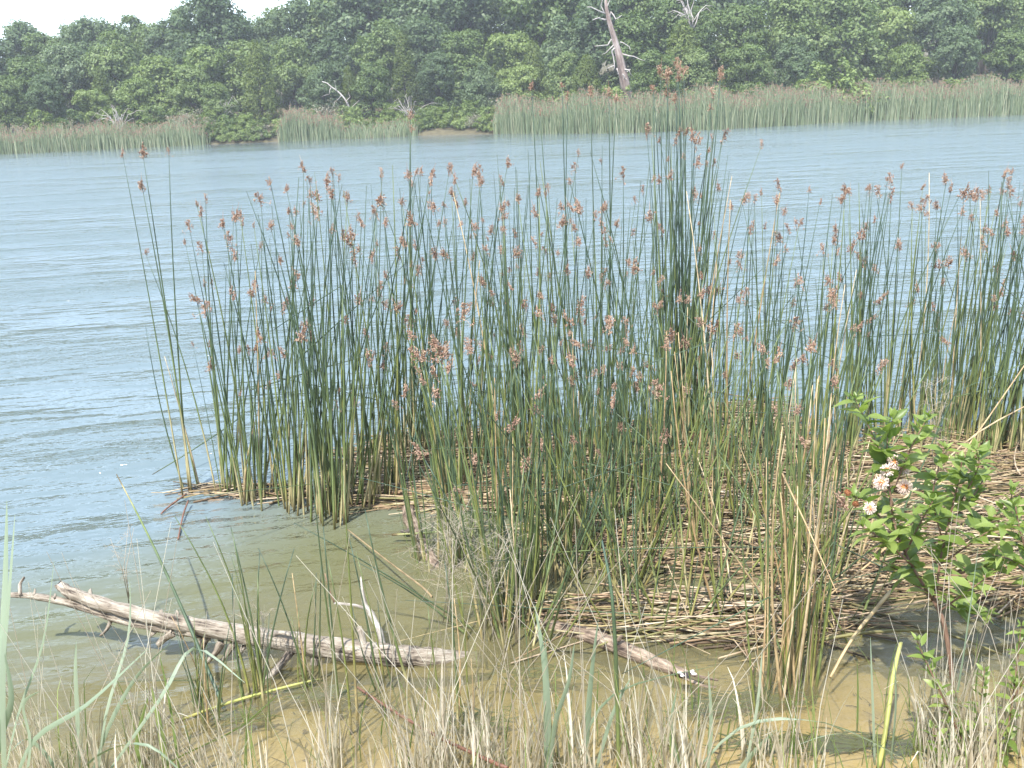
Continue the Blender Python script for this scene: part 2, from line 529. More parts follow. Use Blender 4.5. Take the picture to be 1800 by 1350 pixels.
# depth of the sloping bed below this point decides how much of it the silt hides
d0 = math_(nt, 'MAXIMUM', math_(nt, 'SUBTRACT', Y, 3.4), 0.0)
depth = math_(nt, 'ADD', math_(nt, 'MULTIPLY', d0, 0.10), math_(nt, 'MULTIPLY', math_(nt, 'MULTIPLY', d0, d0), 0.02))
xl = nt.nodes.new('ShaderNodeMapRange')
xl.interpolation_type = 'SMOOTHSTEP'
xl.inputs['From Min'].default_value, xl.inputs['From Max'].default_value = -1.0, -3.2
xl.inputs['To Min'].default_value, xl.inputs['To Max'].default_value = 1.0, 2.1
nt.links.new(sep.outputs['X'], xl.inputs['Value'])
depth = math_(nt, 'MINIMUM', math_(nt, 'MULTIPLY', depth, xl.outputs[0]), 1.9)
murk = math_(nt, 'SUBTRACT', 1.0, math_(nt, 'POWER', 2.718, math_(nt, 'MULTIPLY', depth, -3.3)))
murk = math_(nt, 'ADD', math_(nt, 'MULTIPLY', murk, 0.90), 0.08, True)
tr = nt.nodes.new('ShaderNodeBsdfTransparent')
tr.inputs['Color'].default_value = (0.93, 0.92, 0.82, 1)
df = nt.nodes.new('ShaderNodeBsdfDiffuse')
silt_sky_tint = ramp(nt, [(0.0, (0.21, 0.18, 0.09)), (0.22, (0.13, 0.132, 0.065)), (0.5, (0.12, 0.16, 0.172))])  # silt colours in the shallows; deep-water blue painted in for reflected sky
nt.links.new(math_(nt, 'DIVIDE', depth, 1.9), silt_sky_tint.inputs['Fac'])
nt.links.new(silt_sky_tint.outputs['Color'], df.inputs['Color'])
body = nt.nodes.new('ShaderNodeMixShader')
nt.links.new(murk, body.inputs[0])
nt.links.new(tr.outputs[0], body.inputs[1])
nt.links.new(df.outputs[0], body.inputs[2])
gl = nt.nodes.new('ShaderNodeBsdfGlossy')
gl.inputs['Roughness'].default_value = 0.09
gl.inputs['Color'].default_value = (1, 1, 1, 1)
nt.links.new(bp.outputs['Normal'], gl.inputs['Normal'])
fr = nt.nodes.new('ShaderNodeFresnel')
fr.inputs['IOR'].default_value = 1.33
nt.links.new(bp.outputs['Normal'], fr.inputs['Normal'])
wm = nt.nodes.new('ShaderNodeMixShader')
nt.links.new(fr.outputs[0], wm.inputs[0])
nt.links.new(body.outputs[0], wm.inputs[1])
nt.links.new(gl.outputs[0], wm.inputs[2])
nt.links.new(wm.outputs[0], out.inputs['Surface'])
wx = [-200, -90, -60, -40, -20, -10, 0, 10, 20, 40, 60, 90, 200]
wy = [2.9, 4, 5, 7, 10, 15, 25, 40, 60, 82]
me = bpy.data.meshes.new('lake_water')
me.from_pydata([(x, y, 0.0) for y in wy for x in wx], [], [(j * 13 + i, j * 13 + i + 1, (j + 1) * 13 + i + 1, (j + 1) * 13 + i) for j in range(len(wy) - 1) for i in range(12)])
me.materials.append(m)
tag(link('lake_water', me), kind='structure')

# ------------------------------------------------------------------ far bank: trees
def scatter(clumps, per, cr_, leaf, aspect, mat, name, flat=0.75, upbias=0.55, seed=0, vert=0.0):
    """leaves gathered in clumps (position, outward direction, scale)"""
    r_ = np.random.default_rng(seed)
    cp = np.array([c[0] for c in clumps]); cdv = np.array([c[1] for c in clumps]); cs = np.array([c[2] for c in clumps])
    n = len(cp) * per
    idx = np.repeat(np.arange(len(cp)), per)
    off = r_.normal(size=(n, 3))
    off /= np.linalg.norm(off, axis=1, keepdims=True)
    off *= (r_.random((n, 1)) ** 0.45)
    nor = off * 0.9 + cdv[idx] * 0.5 + np.array([0, 0, upbias]) + r_.normal(size=(n, 3)) * 0.45
    off[:, 2] *= flat + vert
    cen = cp[idx] + off * cr_ * cs[idx][:, None]
    size = leaf * (0.6 + 0.8 * r_.random(n))
    rnd = np.clip(0.25 + 0.5 * r_.random(len(cp))[idx] + 0.75 * (r_.random(n) - 0.5), 0, 1)
    return cards(name, cen, nor, size, aspect, rnd, mat)


def oak_variant(seed, mat, H=7.5, W=3.0, low=0.12):
    r_ = random.Random(seed)
    lobes = []
    for k in range(11):
        a = r_.uniform(0, 2 * math.pi)
        hh = r_.uniform(low + 0.12, 0.86)
        prof = math.sin(math.pi * min(0.98, (hh * 0.85 + 0.16))) ** 0.6
        rr = W * 0.62 * prof * r_.uniform(0.55, 1.05)
        lobes.append((Vector((rr * math.cos(a), rr * math.sin(a), hh * H)), W * r_.uniform(0.34, 0.55)))
    lobes.append((Vector((0, 0, 0.55 * H)), W * 0.7))
    lobes.append((Vector((r_.uniform(-.4, .4), r_.uniform(-.4, .4), 0.9 * H)), W * 0.34))
    clumps = []
    for c, rad in lobes:
        for k in range(int(10 + rad * 9)):
            d = Vector((r_.gauss(0, 1), r_.gauss(0, 1), r_.gauss(0.25, 1))).normalized()
            p = c + Vector((d.x, d.y, d.z * 0.8)) * rad * r_.uniform(0.7, 1.05)
            if p.z < low * H:
                continue
            clumps.append((tuple(p), tuple(d), r_.uniform(0.7, 1.25)))
    crown = scatter(clumps, 50, 0.60, 0.12, 0.62, mat, 'crown', 0.75, 0.55, seed)
    mb = MB()
    lean = r_.uniform(-0.4, 0.4)
    mb.tube([(0, 0, -0.4), (lean * 0.2, 0, 0.15 * H), (lean * 0.6, 0.1, 0.4 * H), (lean, 0, 0.75 * H)], [0.26, 0.2, 0.15, 0.05], 7, 0.5, rough=0.12)
    for c, rad in lobes[:8]:
        s0 = Vector((lean * 0.5, 0.05, r_.uniform(0.2, 0.45) * H))
        mid = s0.lerp(c, 0.5) + Vector((r_.uniform(-.3, .3), r_.uniform(-.3, .3), r_.uniform(-.1, .35)))
        mb.tube([s0, mid, c], [0.1, 0.07, 0.025], 5, 0.4)
    return mb.mesh('trunk', M['bark']), crown


def cedar_variant(seed, mat, H=6.5, W=1.7):
    r_ = random.Random(seed)
    clumps = []
    for k in range(230):
        h_ = r_.random() ** 0.8
        prof = (1 - h_) ** 0.62 * (0.55 + 0.45 * min(1, h_ * 5))
        a = r_.uniform(0, 2 * math.pi)
        rr = W * prof * r_.uniform(0.65, 1.08)
        clumps.append(((rr * math.cos(a), rr * math.sin(a), 0.25 + h_ * (H - 0.3)), (math.cos(a), math.sin(a), 0.4), r_.uniform(0.6, 1.2)))
    crown = scatter(clumps, 44, 0.36, 0.095, 0.35, mat, 'crown', 1.0, 0.3, seed, 0.35)
    mb = MB()
    mb.tube([(0, 0, -0.4), (0.03, 0, 0.5 * H), (0, 0, 0.97 * H)], [0.15, 0.1, 0.02], 6, 0.5)
    for k in range(14):
        a = r_.uniform(0, 6.28); h_ = r_.uniform(0.08, 0.7)
        rr = W * (1 - h_) ** 0.6 * 0.85
        mb.tube([(0, 0, h_ * H), (rr * math.cos(a), rr * math.sin(a), h_ * H + 0.35)], [0.04, 0.012], 4, 0.5)
    return mb.mesh('trunk', M['bark']), crown


def shrub_variant(seed, mat, H=1.8, W=1.5, per=34, leaf=0.075):
    r_ = random.Random(seed)
    clumps = []
    for k in range(90):
        d = Vector((r_.gauss(0, 1), r_.gauss(0, 1), abs(r_.gauss(0, 1)))).normalized()
        q = r_.uniform(0.35, 1.05)
        clumps.append(((d.x * W * q, d.y * W * q, 0.12 + d.z * H * q * r_.uniform(0.75, 1.05)), tuple(d), r_.uniform(0.6, 1.2)))
    crown = scatter(clumps, per, 0.27, leaf, 0.5, mat, 'foliage', 0.9, 0.45, seed)
    mb = MB()
    for k in range(12):
        c = clumps[k][0]
        mb.tube([(r_.uniform(-.15, .15), r_.uniform(-.15, .15), -0.2), (c[0] * 0.4, c[1] * 0.4, c[2] * 0.55), c], [0.025, 0.018, 0.006], 4, 0.5)
    return mb.mesh('stems', M['bark']), crown


OAKS = [oak_variant(1, M['oak']), oak_variant(2, M['oakblue'], 8.0, 3.0), oak_variant(3, M['oak'], 7.0, 3.3), oak_variant(4, M['oakblue'], 7.2, 2.7), oak_variant(5, M['oaklight'], 6.5, 2.8), oak_variant(6, M['oak'], 8.2, 2.8)]
CEDARS = [cedar_variant(21, M['cedar']), cedar_variant(22, M['cedar'], 7.0, 1.5), cedar_variant(23, M['cedar'], 5.4, 2.0)]
SHRUBS = [shrub_variant(31, M['shrub']), shrub_variant(32, M['shrub'], 1.4, 1.7), shrub_variant(33, M['greyshrub'], 1.5, 1.3, 20, 0.05)]
BRUSH = [shrub_variant(34, M['oaklight'], 2.2, 1.5, 40, 0.1), shrub_variant(35, M['oak'], 2.0, 1.6, 40, 0.1)]


def plant(name, variant, px, dist, scale, label, cat, group, parts=('trunk', 'crown'), sz=1.0, sink=0.0):
    x = dist * (px - 900) / FPX * 1.04
    o = empty(name, (x, dist, ground_z(x, dist) - sink))
    o.rotation_euler = (0, 0, rng.uniform(0, 6.28))
    o.scale = (scale, scale, scale * sz)
    t = link(parts[0], variant[0], o)
    c = link(parts[1], variant[1], o)
    tag(o, label, cat, group)
    return o


ORD = ['first', 'second', 'third', 'fourth', 'fifth', 'sixth', 'seventh', 'eighth', 'ninth', 'tenth', 'eleventh', 'twelfth', 'thirteenth', 'fourteenth', 'fifteenth', 'sixteenth', 'seventeenth', 'eighteenth', 'nineteenth', 'twentieth', 'twenty-first', 'twenty-second', 'twenty-third', 'twenty-fourth', 'twenty-fifth', 'twenty-sixth', 'twenty-seventh', 'twenty-eighth', 'twenty-ninth', 'thirtieth', 'thirty-first', 'thirty-second', 'thirty-third', 'thirty-fourth', 'thirty-fifth', 'thirty-sixth', 'thirty-seventh', 'thirty-eighth', 'thirty-ninth', 'fortieth']

# front row: px, metres behind the shore, variant, scale
FRONT = [(-60, 7, 3, .62), (30, 6, 4, .55), (95, 8, 0, .62), (165, 6.5, 1, .58), (235, 7, 4, .52), (310, 7.5, 4, .62), (395, 7, 0, .66), (440, 5.5, 2, .5), (610, 8, 3, .66), (690, 7, 0, .62), (800, 7, 1, .66), (870, 6.5, 3, .6), (935, 7, 4, .6), (1010, 8, 0, .62), (1150, 7, 2, .62), (1215, 9, 0, .6), (1300, 8.5, 2, .66), (1380, 9, 3, .72), (1560, 9, 4, .66), (1640, 8, 1, .7), (1720, 9, 0, .7), (1800, 8, 3, .72), (1880, 8, 2, .7)]
for i, (px, u, k, s) in enumerate(FRONT):
    x = 75 * (px - 900) / FPX
    plant('oak_tree', OAKS[k], px, shore(x) + u, s * 1.0, f'low {"pale" if k == 4 else "dusky" if k in (1, 3) else "green"} oak in the front row on the far bank, {ORD[i]} from the left', 'tree', 'oaks on the far bank')
MID = [(-40, 13, 1, .82), (50, 14, 3, .85), (130, 13, 0, .8), (205, 15, 1, .85), (280, 14, 5, .92), (350, 13, 4, .86), (425, 14, 4, .95), (490, 15, 2, .92), (570, 14, 0, .9), (640, 15, 3, .98), (710, 14, 5, .95), (780, 15, 1, 1.0), (850, 14, 2, .95), (920, 15, 4, .95), (1000, 15, 3, 1.0), (1055, 16, 1, 1.05), (1110, 15, 0, .95), (1190, 15, 5, 1.0), (1280, 15, 2, 1.05), (1355, 14, 0, 1.15), (1440, 14, 2, 1.2), (1530, 15, 4, 1.05), (1610, 15, 1, 1.1), (1690, 16, 5, 1.1), (1780, 15, 2, 1.1), (1860, 15, 0, 1.1)]
for i, (px, u, k, s) in enumerate(MID):
    x = 80 * (px - 900) / FPX
    plant('oak_tree', OAKS[k], px, shore(x) + u, s * 0.98, f'{"pale" if k == 4 else "dusky" if k in (1, 3) else "green"} round oak in the middle row on the far bank, {ORD[i]} from the left', 'tree', 'oaks on the far bank')
BACK = [(826, 21, 1, 1.55), (965, 21, 5, 1.5), (60, 26, 0, 1.02), (135, 27, 1, 1.05), (212, 26, 3, 1.08), (318, 26, 5, 1.0), (378, 24, 3, 1.12), (480, 24, 3, 1.14), (552, 26, 0, 1.15), (690, 22, 1, 1.5), (770, 21, 3, 1.5), (-70, 24, 0, 1.0), (20, 25, 1, 1.0), (95, 23, 3, 1.05), (170, 25, 2, 1.02), (250, 24, 1, 1.05), (285, 22, 3, 1.08), (350, 25, 0, 1.02), (440, 21, 1, 1.32), (400, 26, 5, 1.05), (520, 25, 3, 1.05), (585, 24, 1, 1.18), (645, 24, 5, 1.35), (730, 25, 1, 1.4), (820, 24, 0, 1.4), (910, 25, 3, 1.45), (1000, 24, 1, 1.4), (1090, 25, 5, 1.4), (1180, 24, 2, 1.4), (1280, 25, 1, 1.45), (1380, 24, 3, 1.45), (1480, 25, 0, 1.45), (1580, 25, 5, 1.4), (1680, 25, 1, 1.45), (1780, 25, 2, 1.4), (1880, 24, 3, 1.4)]
for i, (px, u, k, s) in enumerate(sorted(BACK)):
    x = 92 * (px - 900) / FPX
    where = 'against the pale sky' if px < 600 else 'cut off at the top'
    plant('oak_tree', OAKS[k], px, shore(x) + u, s, f'tall {"dusky" if k in (1, 3) else "green"} oak in the back row {where}, {ORD[i]} from the left', 'tree', 'oaks on the far bank')
CED = [(510, 8, 0, 1.0, 'broad olive-green cedar above the small reed bed on the far bank'),
       (655, 9, 1, .62, 'small pointed cedar beside the white fallen branch on the far bank'),
       (745, 10, 1, .95, 'narrow cedar among oaks left of centre on the far bank'),
       (1040, 6.5, 2, .8, 'bushy cedar just left of the dead snag'),
       (955, 9, 0, .85, 'pointed cedar half hidden between oaks, left of the dead snag'),
       (1195, 10, 2, 1.15, 'wide olive cedar behind the reed bed, right of the dead snag'),
       (255, 9, 1, .7, 'slim cedar in the front row above the left reed bed'),
       (1760, 20, 0, 1.5, 'tall dark cedar near the right edge of the far wood'),
       (680, 22, 1, 1.25, 'cedar tip rising between oaks on the skyline left of centre')]
for px, u, k, s, lab in CED:
    plant('cedar_tree', CEDARS[k], px, shore(78 * (px - 900) / FPX) + u, s, lab, 'tree', 'cedars on the far bank')
SHR = [(405, .7, 1, .5, 'low light shrub touching the right end of the left reed bed'), (436, .6, 0, .55, 'small light shrub on the open left bank, nearest the left reed bed'), (468, .6, 1, .6, 'small light shrub on the open left bank, second from the left reed bed'), (492, .5, 0, .5, 'small light shrub on the open left bank, third from the left reed bed'), (752, .8, 0, .55, 'low light shrub at the end of the thin grey reeds'), (880, .8, 1, .55, 'low light shrub where the right reed bed begins'), (418, 1.6, 2, 1.1, 'grey twiggy bush at the waterline just right of the left reed bed'), (452, 1.4, 0, .6, 'low light shrub at the waterline between the two left reed beds'), (503, 1.0, 2, .8, 'grey bush at the left side of the small reed bed'),
       (765, 1.9, 1, .6, 'small bright shrub left of the sandy landing'), (862, 1.6, 2, .8, 'grey twiggy bush on the sandy landing'), (792, 3.4, 0, .8, 'bright shrub behind the sandy landing'), (420, 4.0, 0, .9, 'light shrub under the oaks at the end of the left reed bed'),
       (480, 2.2, 0, .8, 'light green shrub at the waterline left of the small reed bed'), (555, 4.2, 1, .9, 'yellow-green shrub behind the small reed bed'),
       (650, 2.6, 0, .95, 'bright shrub right of the small reed bed'), (700, 3.2, 1, .8, 'low bright shrub under the grey reeds on the far bank'),
       (745, 3.0, 1, .75, 'second bright shrub from the sandy landing on the far bank'), (828, 2.0, 0, .9, 'bright round shrub on the sandy landing of the far bank'),
       (870, 3.2, 1, .7, 'small bright shrub right of the sandy landing'), (1440, 3.2, 0, 2.0, 'large yellow-green shrub rising out of the right reed bed'),
       (1495, 2.6, 1, 1.6, 'yellow-green shrub spilling over the right reed bed'), (1590, 5, 1, 1.1, 'light shrub behind the rightmost reed bed'),
       (40, 4.5, 2, 1.1, 'grey brush behind the left reed bed at the picture edge'), (115, 4.5, 2, 1.0, 'second grey bush behind the left reed bed'),
       (215, 4.6, 2, 1.1, 'pale grey dead brush behind the left reed bed'), (385, 3.5, 2, 1.4, 'grey leaning brush at the end of the left reed bed'),
       (610, 5.0, 2, 1.5, 'grey brush around the white fallen branch'), (905, 4.5, 2, 1.3, 'grey brush at the start of the right reed bed')]
for px, u, k, s, lab in SHR:
    plant('shore_shrub', SHRUBS[k], px, shore(75 * (px - 900) / FPX) + u, s, lab, 'shrub', 'shrubs along the far shore', ('stems', 'foliage'))
BR = [(412, 1, 1.2, .8), (446, 1, 1.5, .8), (478, 0, 1.3, .75), (506, 1, 1.0, .7), (768, 1, 2.0, .75), (800, 0, 2.8, .7), (848, 1, 2.2, .7), (876, 0, 1.2, .7), (-20, 0), (70, 1), (150, 0), (190, 1), (270, 0), (330, 1), (430, 0), (585, 1), (640, 1), (720, 0), (790, 1), (850, 0), (950, 1), (1000, 0), (1090, 0), (1140, 1), (1200, 1), (1255, 0), (1330, 1), (1400, 0), (1560, 1), (1640, 0), (1700, 1), (1770, 0), (1840, 1)]
for i, (px, k, *pos_) in enumerate(sorted(BR)):
    u_, s_ = pos_ or (rng.uniform(4.0, 5.2), rng.uniform(0.75, 1.15))
    plant('undergrowth_bush', BRUSH[k], px, shore(75 * (px - 900) / FPX) + u_, s_, f'leafy {"pale" if k == 0 else "green"} bush at the foot of the far wood, {ORD[i]} from the left', 'bush', 'bushes at the foot of the wood', ('stems', 'foliage'))


# dead snag, fallen white branch, dead crown
def at(px, py, y):
    return PY(px, py, y)


def dead_limb(mb, pts, r0, r1, sides=5, wob=0.0, rnd=0.5):
    out_ = [Vector(pts[0])]
    for a_, b_ in zip(pts[:-1], pts[1:]):
        a_, b_ = Vector(a_), Vector(b_)
        L = (b_ - a_).length
        for q in (0.5, 1.0):
            out_.append(a_.lerp(b_, q) + Vector((rng.uniform(-wob, wob), rng.uniform(-wob, wob), rng.uniform(-wob, wob))) * L)
    n = len(out_)
    mb.tube(out_, [lerp(r0, r1, i / (n - 1)) for i in range(n)], sides, rnd, rough=0.1)


ys_ = shore(8.0) + 4.6
root = empty('dead_snag', at(1102, 165, ys_))
tag(root, 'bare dead tree snag with broken grey limbs behind the right reed bed', 'dead tree')
inv = Vector(root.location)
loc = lambda px, py, dy=0.0: at(px, py, ys_ + dy) - inv
mb = MB()
mb.tube([loc(1104, 175), loc(1098, 145), loc(1090, 105), loc(1080, 68), loc(1071, 38), loc(1066, 15), loc(1064, -12)], [0.36, 0.34, 0.27, 0.2, 0.17, 0.13, 0.06], 9, 0.3, rough=0.1)
mb.build('trunk', M['snag'], root)
for pts, r0 in [([(1066, 25), (1050, 17), (1030, 11)], .06), ([(1065, 35), (1052, 32), (1041, 36)], .07), ([(1070, 36), (1075, 22), (1082, 34), (1092, 28)], .07), ([(1062, 22), (1056, 10), (1060, -5)], .05), ([(1067, 18), (1070, 4), (1076, -10)], .05),
                ([(1078, 66), (1068, 80), (1047, 82)], .06), ([(1080, 78), (1070, 88), (1058, 96)], .05), ([(1084, 82), (1075, 90), (1079, 108), (1080, 125)], .08), ([(1094, 95), (1115, 100), (1135, 108)], .05), ([(1090, 74), (1100, 78), (1110, 88)], .04), ([(1080, 115), (1068, 120)], .05),
                ([(1092, 122), (1105, 122), (1112, 135)], .06), ([(1088, 125), (1097, 133), (1094, 148)], .06), ([(1084, 120), (1090, 134), (1102, 140)], .06), ([(1086, 130), (1100, 128), (1108, 122)], .05)]:
    mb = MB()
    dead_limb(mb, [loc(x, y, rng.uniform(-0.5, 0.1) if i else 0) for i, (x, y) in enumerate(pts)], r0, r0 * 0.35, 5, 0.08)
    mb.build('branch', M['snagtwig'], root)

y2 = shore(-13.0) + 5.0
root = empty('fallen_branch', at(622, 200, y2))
tag(root, 'white bare branch leaning over grey brush behind the small reed bed', 'branch')
inv2 = Vector(root.location)
loc = lambda px, py, dy=0.0: at(px, py, y2 + dy) - inv2
mb = MB(); dead_limb(mb, [loc(615, 192), loc(605, 172), loc(590, 158), (loc(576, 147)), loc(566, 143)], 0.07, 0.03, 6, 0.04); mb.build('main_limb', M['snagtwig'], root)
for pts in [[(592, 160), (589, 150), (588, 142)], [(583, 152), (578, 165), (566, 170)], [(608, 178), (615, 170), (612, 162)], [(615, 192), (625, 182), (632, 177)], [(600, 168), (590, 178), (584, 192)]]:
    mb = MB(); dead_limb(mb, [loc(x, y, rng.uniform(-.4, .2)) for x, y in pts], 0.035, 0.012, 4, 0.08); mb.build('twig', M['snagtwig'], root)

for (cx, cy, yy, n, lab) in [(1215, 22, shore(14) + 13.0, 16, 'tangle of grey dead limbs at the top of the wood, right of the snag'), (212, 205, shore(-28) + 4.2, 22, 'pale dead bush with upright twigs behind the left reed bed'),
                             (390, 190, shore(-20) + 4.6, 18, 'grey leaning dead sapling at the end of the left reed bed'), (722, 190, shore(-7) + 4.0, 22, 'pale arching dead canes behind the bright shrubs')]:
    b0 = at(cx, cy + 28, yy)
    root = empty('dead_brush', b0)
    tag(root, lab, 'dead bush', 'dead brush in the far wood')
    big = cy < 100
    for k in range(n):
        mb = MB()
        a_ = rng.uniform(-1.0, 1.0)
        L = rng.uniform(1.0, 2.2) * (1.0 if not big else 1.1)
        dx = math.sin(a_) * L
        p1 = Vector((dx * 0.4, rng.uniform(-.3, .3), L * 0.55)); p2 = Vector((dx * 0.8 + rng.uniform(-.2, .2), rng.uniform(-.4, .4), L * math.cos(a_ * 0.8))); p3 = p2 + Vector((dx * 0.35, 0, rng.uniform(-.5, .1)))
        dead_limb(mb, [(rng.uniform(-.2, .2), 0, 0), p1, p2, p3], 0.05 if big else 0.022, 0.012 if big else 0.01, 4, 0.08)
        mb.build('twig', M['snagtwig'], root)

# far bulrush beds: masses nobody could count
def far_bed(px0, px1, hgt, n, depth, label, dens_top=0.5, tilt=0.10):
    mb, mt = MB(), MB()
    for k in range(n):
        px = rng.uniform(px0, px1)
        u = rng.random() ** 1.3 * depth
        x = 74 * (px - 900) / FPX * 1.0
        y = shore(x) + u - 0.6
        edge = min(1.0, 0.35 + min(px - px0, px1 - px) / 28.0)
        if rng.random() > edge + 0.25:
            continue
        hh = hgt * edge ** 0.5 * rng.uniform(0.68, 1.06) * (0.92 + 0.16 * math.sin(px * 0.05) * math.sin(px * 0.013 + 1))
        z0 = -0.1 if u < 0.6 else ground_z(x, y) - 0.05
        lx, ly = rng.gauss(0, tilt) * hh, rng.gauss(0, tilt * 0.6) * hh
        w = rng.uniform(0.012, 0.024)
        a_ = rng.uniform(-0.7, 0.7)
        side = Vector((math.cos(a_), math.sin(a_), 0))
        b0 = Vector((x, y, z0)); b1 = b0 + Vector((lx * 0.35, ly * 0.35, hh * 0.55)); b2 = b0 + Vector((lx, ly, hh))
        r_ = min(1, max(0, rng.gauss(0.5, 0.25)))
        mb.ribbon([b0, b1, b2], [w, w * 0.9, w * 0.4], side, r_, 0.4)
        if rng.random() < dens_top:
            rr = rng.random()
            for q in range(3):
                c = b2 + Vector((rng.gauss(0, .05), rng.gauss(0, .05), rng.uniform(-.14, .05)))
                s = rng.uniform(0.018, 0.04)
                i0 = [mt.vert(c + Vector(v) * s, 0, rr) for v in ((-1, 0, 0), (0, -1, -.5), (1, 0, 0), (0, .4, 1.6))]
                mt.f += [(i0[0], i0[1], i0[3]), (i0[1], i0[2], i0[3]), (i0[0], i0[2], i0[1])]
    o = mb.build('bulrush_bed', M['farreed'])
    tag(o, label, 'reeds', None, 'stuff')
    t = mt.build('seed_heads', M['fartop'], o)
    t['kind'] = 'stuff'


far_bed(-140, 392, 1.62, 3600, 2.6, 'long green bulrush bed at the left of the far shore')
far_bed(512, 622, 2.0, 1000, 2.0, 'small square bulrush bed with brown tops on the far shore')
far_bed(622, 755, 1.15, 500, 1.6, 'thin greyish reeds under the bright shrubs on the far shore', 0.2, 0.2)
far_bed(885, 1400, 2.3, 4800, 3.6, 'tall bulrush bed with brown tops right of centre on the far shore')
far_bed(1385, 1960, 2.25, 4600, 3.2, 'tall bulrush bed running out of the right edge on the far shore')

# ------------------------------------------------------------------ near bulrush stems and seed heads (shared meshes)
SEG = 7
STEM_L = 2.3


def stem_variant(bend, kink=None, sweep=0.0):
    mb = MB()
    pts, rad = [], []
    for i in range(SEG + 1):
        t = i / SEG
        x = bend * t * t * STEM_L
        y = sweep * math.sin(t * 3.0) * 0.04
        z = t * STEM_L * math.sqrt(max(0.05, 1 - (bend * t) ** 2 * 0.6))
        pts.append(Vector((x, y, z)))
        rad.append(lerp(0.0088, 0.0021, t ** 1.1))
    if kink:
        kp, ka = kink
        i0 = int(kp * SEG)
        c = pts[i0].copy()
        rot = Matrix.Rotation(ka, 3, 'Y')
        for i in range(i0 + 1, SEG + 1):
            pts[i] = c + rot @ (pts[i] - c)
    mb.tube(pts, rad, 5, 0.5)
    return mb, pts[-1], (pts[-1] - pts[-2]).normalized()


bends = [0.0, 0.02, 0.035, 0.05, 0.07, 0.09, 0.12, 0.16, 0.24, 0.36]
STEMS, STEMS_OL, STEMS_DEAD, TIPS = [], [], [], []
for i, bd in enumerate(bends):
    mb, tip, td = stem_variant(bd, None, rng.uniform(-1, 1))
    STEMS.append(mb.mesh('stem', M['stem'])); STEMS_OL.append(mb.mesh('stem', M['stem_olive'])); STEMS_DEAD.append(mb.mesh('stem', M['stem_dead']))
    TIPS.append((tip, td))
KINKS = []
for kp, ka in [(0.55, 1.3), (0.7, 1.7), (0.8, 2.1), (0.4, 1.1), (0.6, 0.7)]:
    mb, tip, td = stem_variant(0.05, (kp, ka), 0.5)
    KINKS.append((mb.mesh('stem', M['stem']), mb.mesh('stem', M['stem_dead'])))


def head_variant(seed, size, n, droop):
    """bulrush inflorescence: short stalked rays carrying bunches of reddish spikelets, with a pointed bract"""
    r_ = random.Random(seed)
    mb = MB()
    mb.tube([(0, 0, -0.01), (0.004, 0, 0.05), (0.006, 0, r_.uniform(0.07, 0.13))], [0.0032, 0.0024, 0.0006], 4, 0.95)
    side = r_.uniform(0, 6.28)
    for k in range(n):
        a_ = side + r_.gauss(0, 1.3)
        zz = r_.triangular(-0.035, size * 1.5, size * 0.35)
        L = abs(r_.gauss(0, 0.30)) * size + 0.004
        e_ = Vector((math.cos(a_) * L, math.sin(a_) * L, zz - droop * L))
        mb.tube([(0, 0, max(-0.005, zz * 0.25)), e_ * 0.6 + Vector((0, 0, 0.008)), e_], [0.0012, 0.001, 0.0008], 3, r_.random(), False)
        d = e_.normalized()
        for q in range(r_.randint(2, 5)):
            c = e_ + Vector((r_.gauss(0, .007), r_.gauss(0, .007), r_.gauss(0, .009)))
            ax = (d + Vector((r_.gauss(0, .5), r_.gauss(0, .5), r_.gauss(0, .9)))).normalized()
            l_, w_ = r_.uniform(0.006, 0.011), r_.uniform(0.0026, 0.0044)
            mb.tube([c - ax * l_, c - ax * l_ * 0.2, c + ax * l_ * 0.5, c + ax * l_ * 1.1], [w_ * 0.3, w_, w_ * 0.9, w_ * 0.1], 4, r_.random(), False)
    return mb.mesh('seed_head', M['seed'], False)


HEADS = [head_variant(50 + i, s, n, d) for i, (s, n, d) in enumerate([(0.055, 16, .3), (0.06, 20, .4), (0.045, 22, .2), (0.07, 14, .6), (0.05, 26, .25), (0.075, 18, .5), (0.04, 14, .2), (0.065, 24, .35), (0.035, 20, .1)])]
STATS = {'stems': 0, 'heads': 0}


def stem_at(parent, origin, base, L, tilt_x, tilt_y, head=True, kind='green', idx=None, yaw=None, kink=False):
    """one stem of a clump: base in world space, tilt_x leans it to +x, tilt_y away from the camera"""
    idx = rng.choices(range(10), weights=[6, 9, 9, 8, 7, 5, 4, 2, 1.0, 0.5])[0] if idx is None else idx
    if kink:
        pr = rng.choice(KINKS)
        data = pr[0] if kind != 'dead' else pr[1]
    else:
        data = {'green': STEMS, 'olive': STEMS_OL, 'dead': STEMS_DEAD}[kind][idx]
    s = L / STEM_L
    o = link('stem', data, parent)
    o.location = base - origin
    yaw = rng.uniform(0, 6.28) if yaw is None else yaw
    o.rotation_euler = (Matrix.Rotation(tilt_x, 3, 'Y') @ Matrix.Rotation(-tilt_y, 3, 'X') @ Matrix.Rotation(yaw, 3, 'Z')).to_euler()
    w = rng.uniform(0.8, 1.15) / max(s, 0.35) * (0.75 + 0.25 * min(1.2, s))
    o.scale = (s * max(1, 1) if idx >= 6 else s * w, s * w if idx < 6 else s, s)
    STATS['stems'] += 1
    if head and not kink:
        tip, td = TIPS[idx]
        hd = link('seed_head', rng.choice(HEADS), o)
        hd.location = tip - td * 0.01
        k = rng.choice([rng.uniform(0.35, 0.65), rng.uniform(0.5, 0.8), rng.uniform(0.7, 1.0)]) / s
        hd.scale = (k * s / o.scale.x, k * s / o.scale.y, k)
        hd.rotation_euler = (rng.uniform(-.35, .35), rng.uniform(-.35, .35), rng.uniform(0, 6.28))
        STATS['heads'] += 1
    return o


def top_z(px, py, y):
    return PY(px, py, y).z


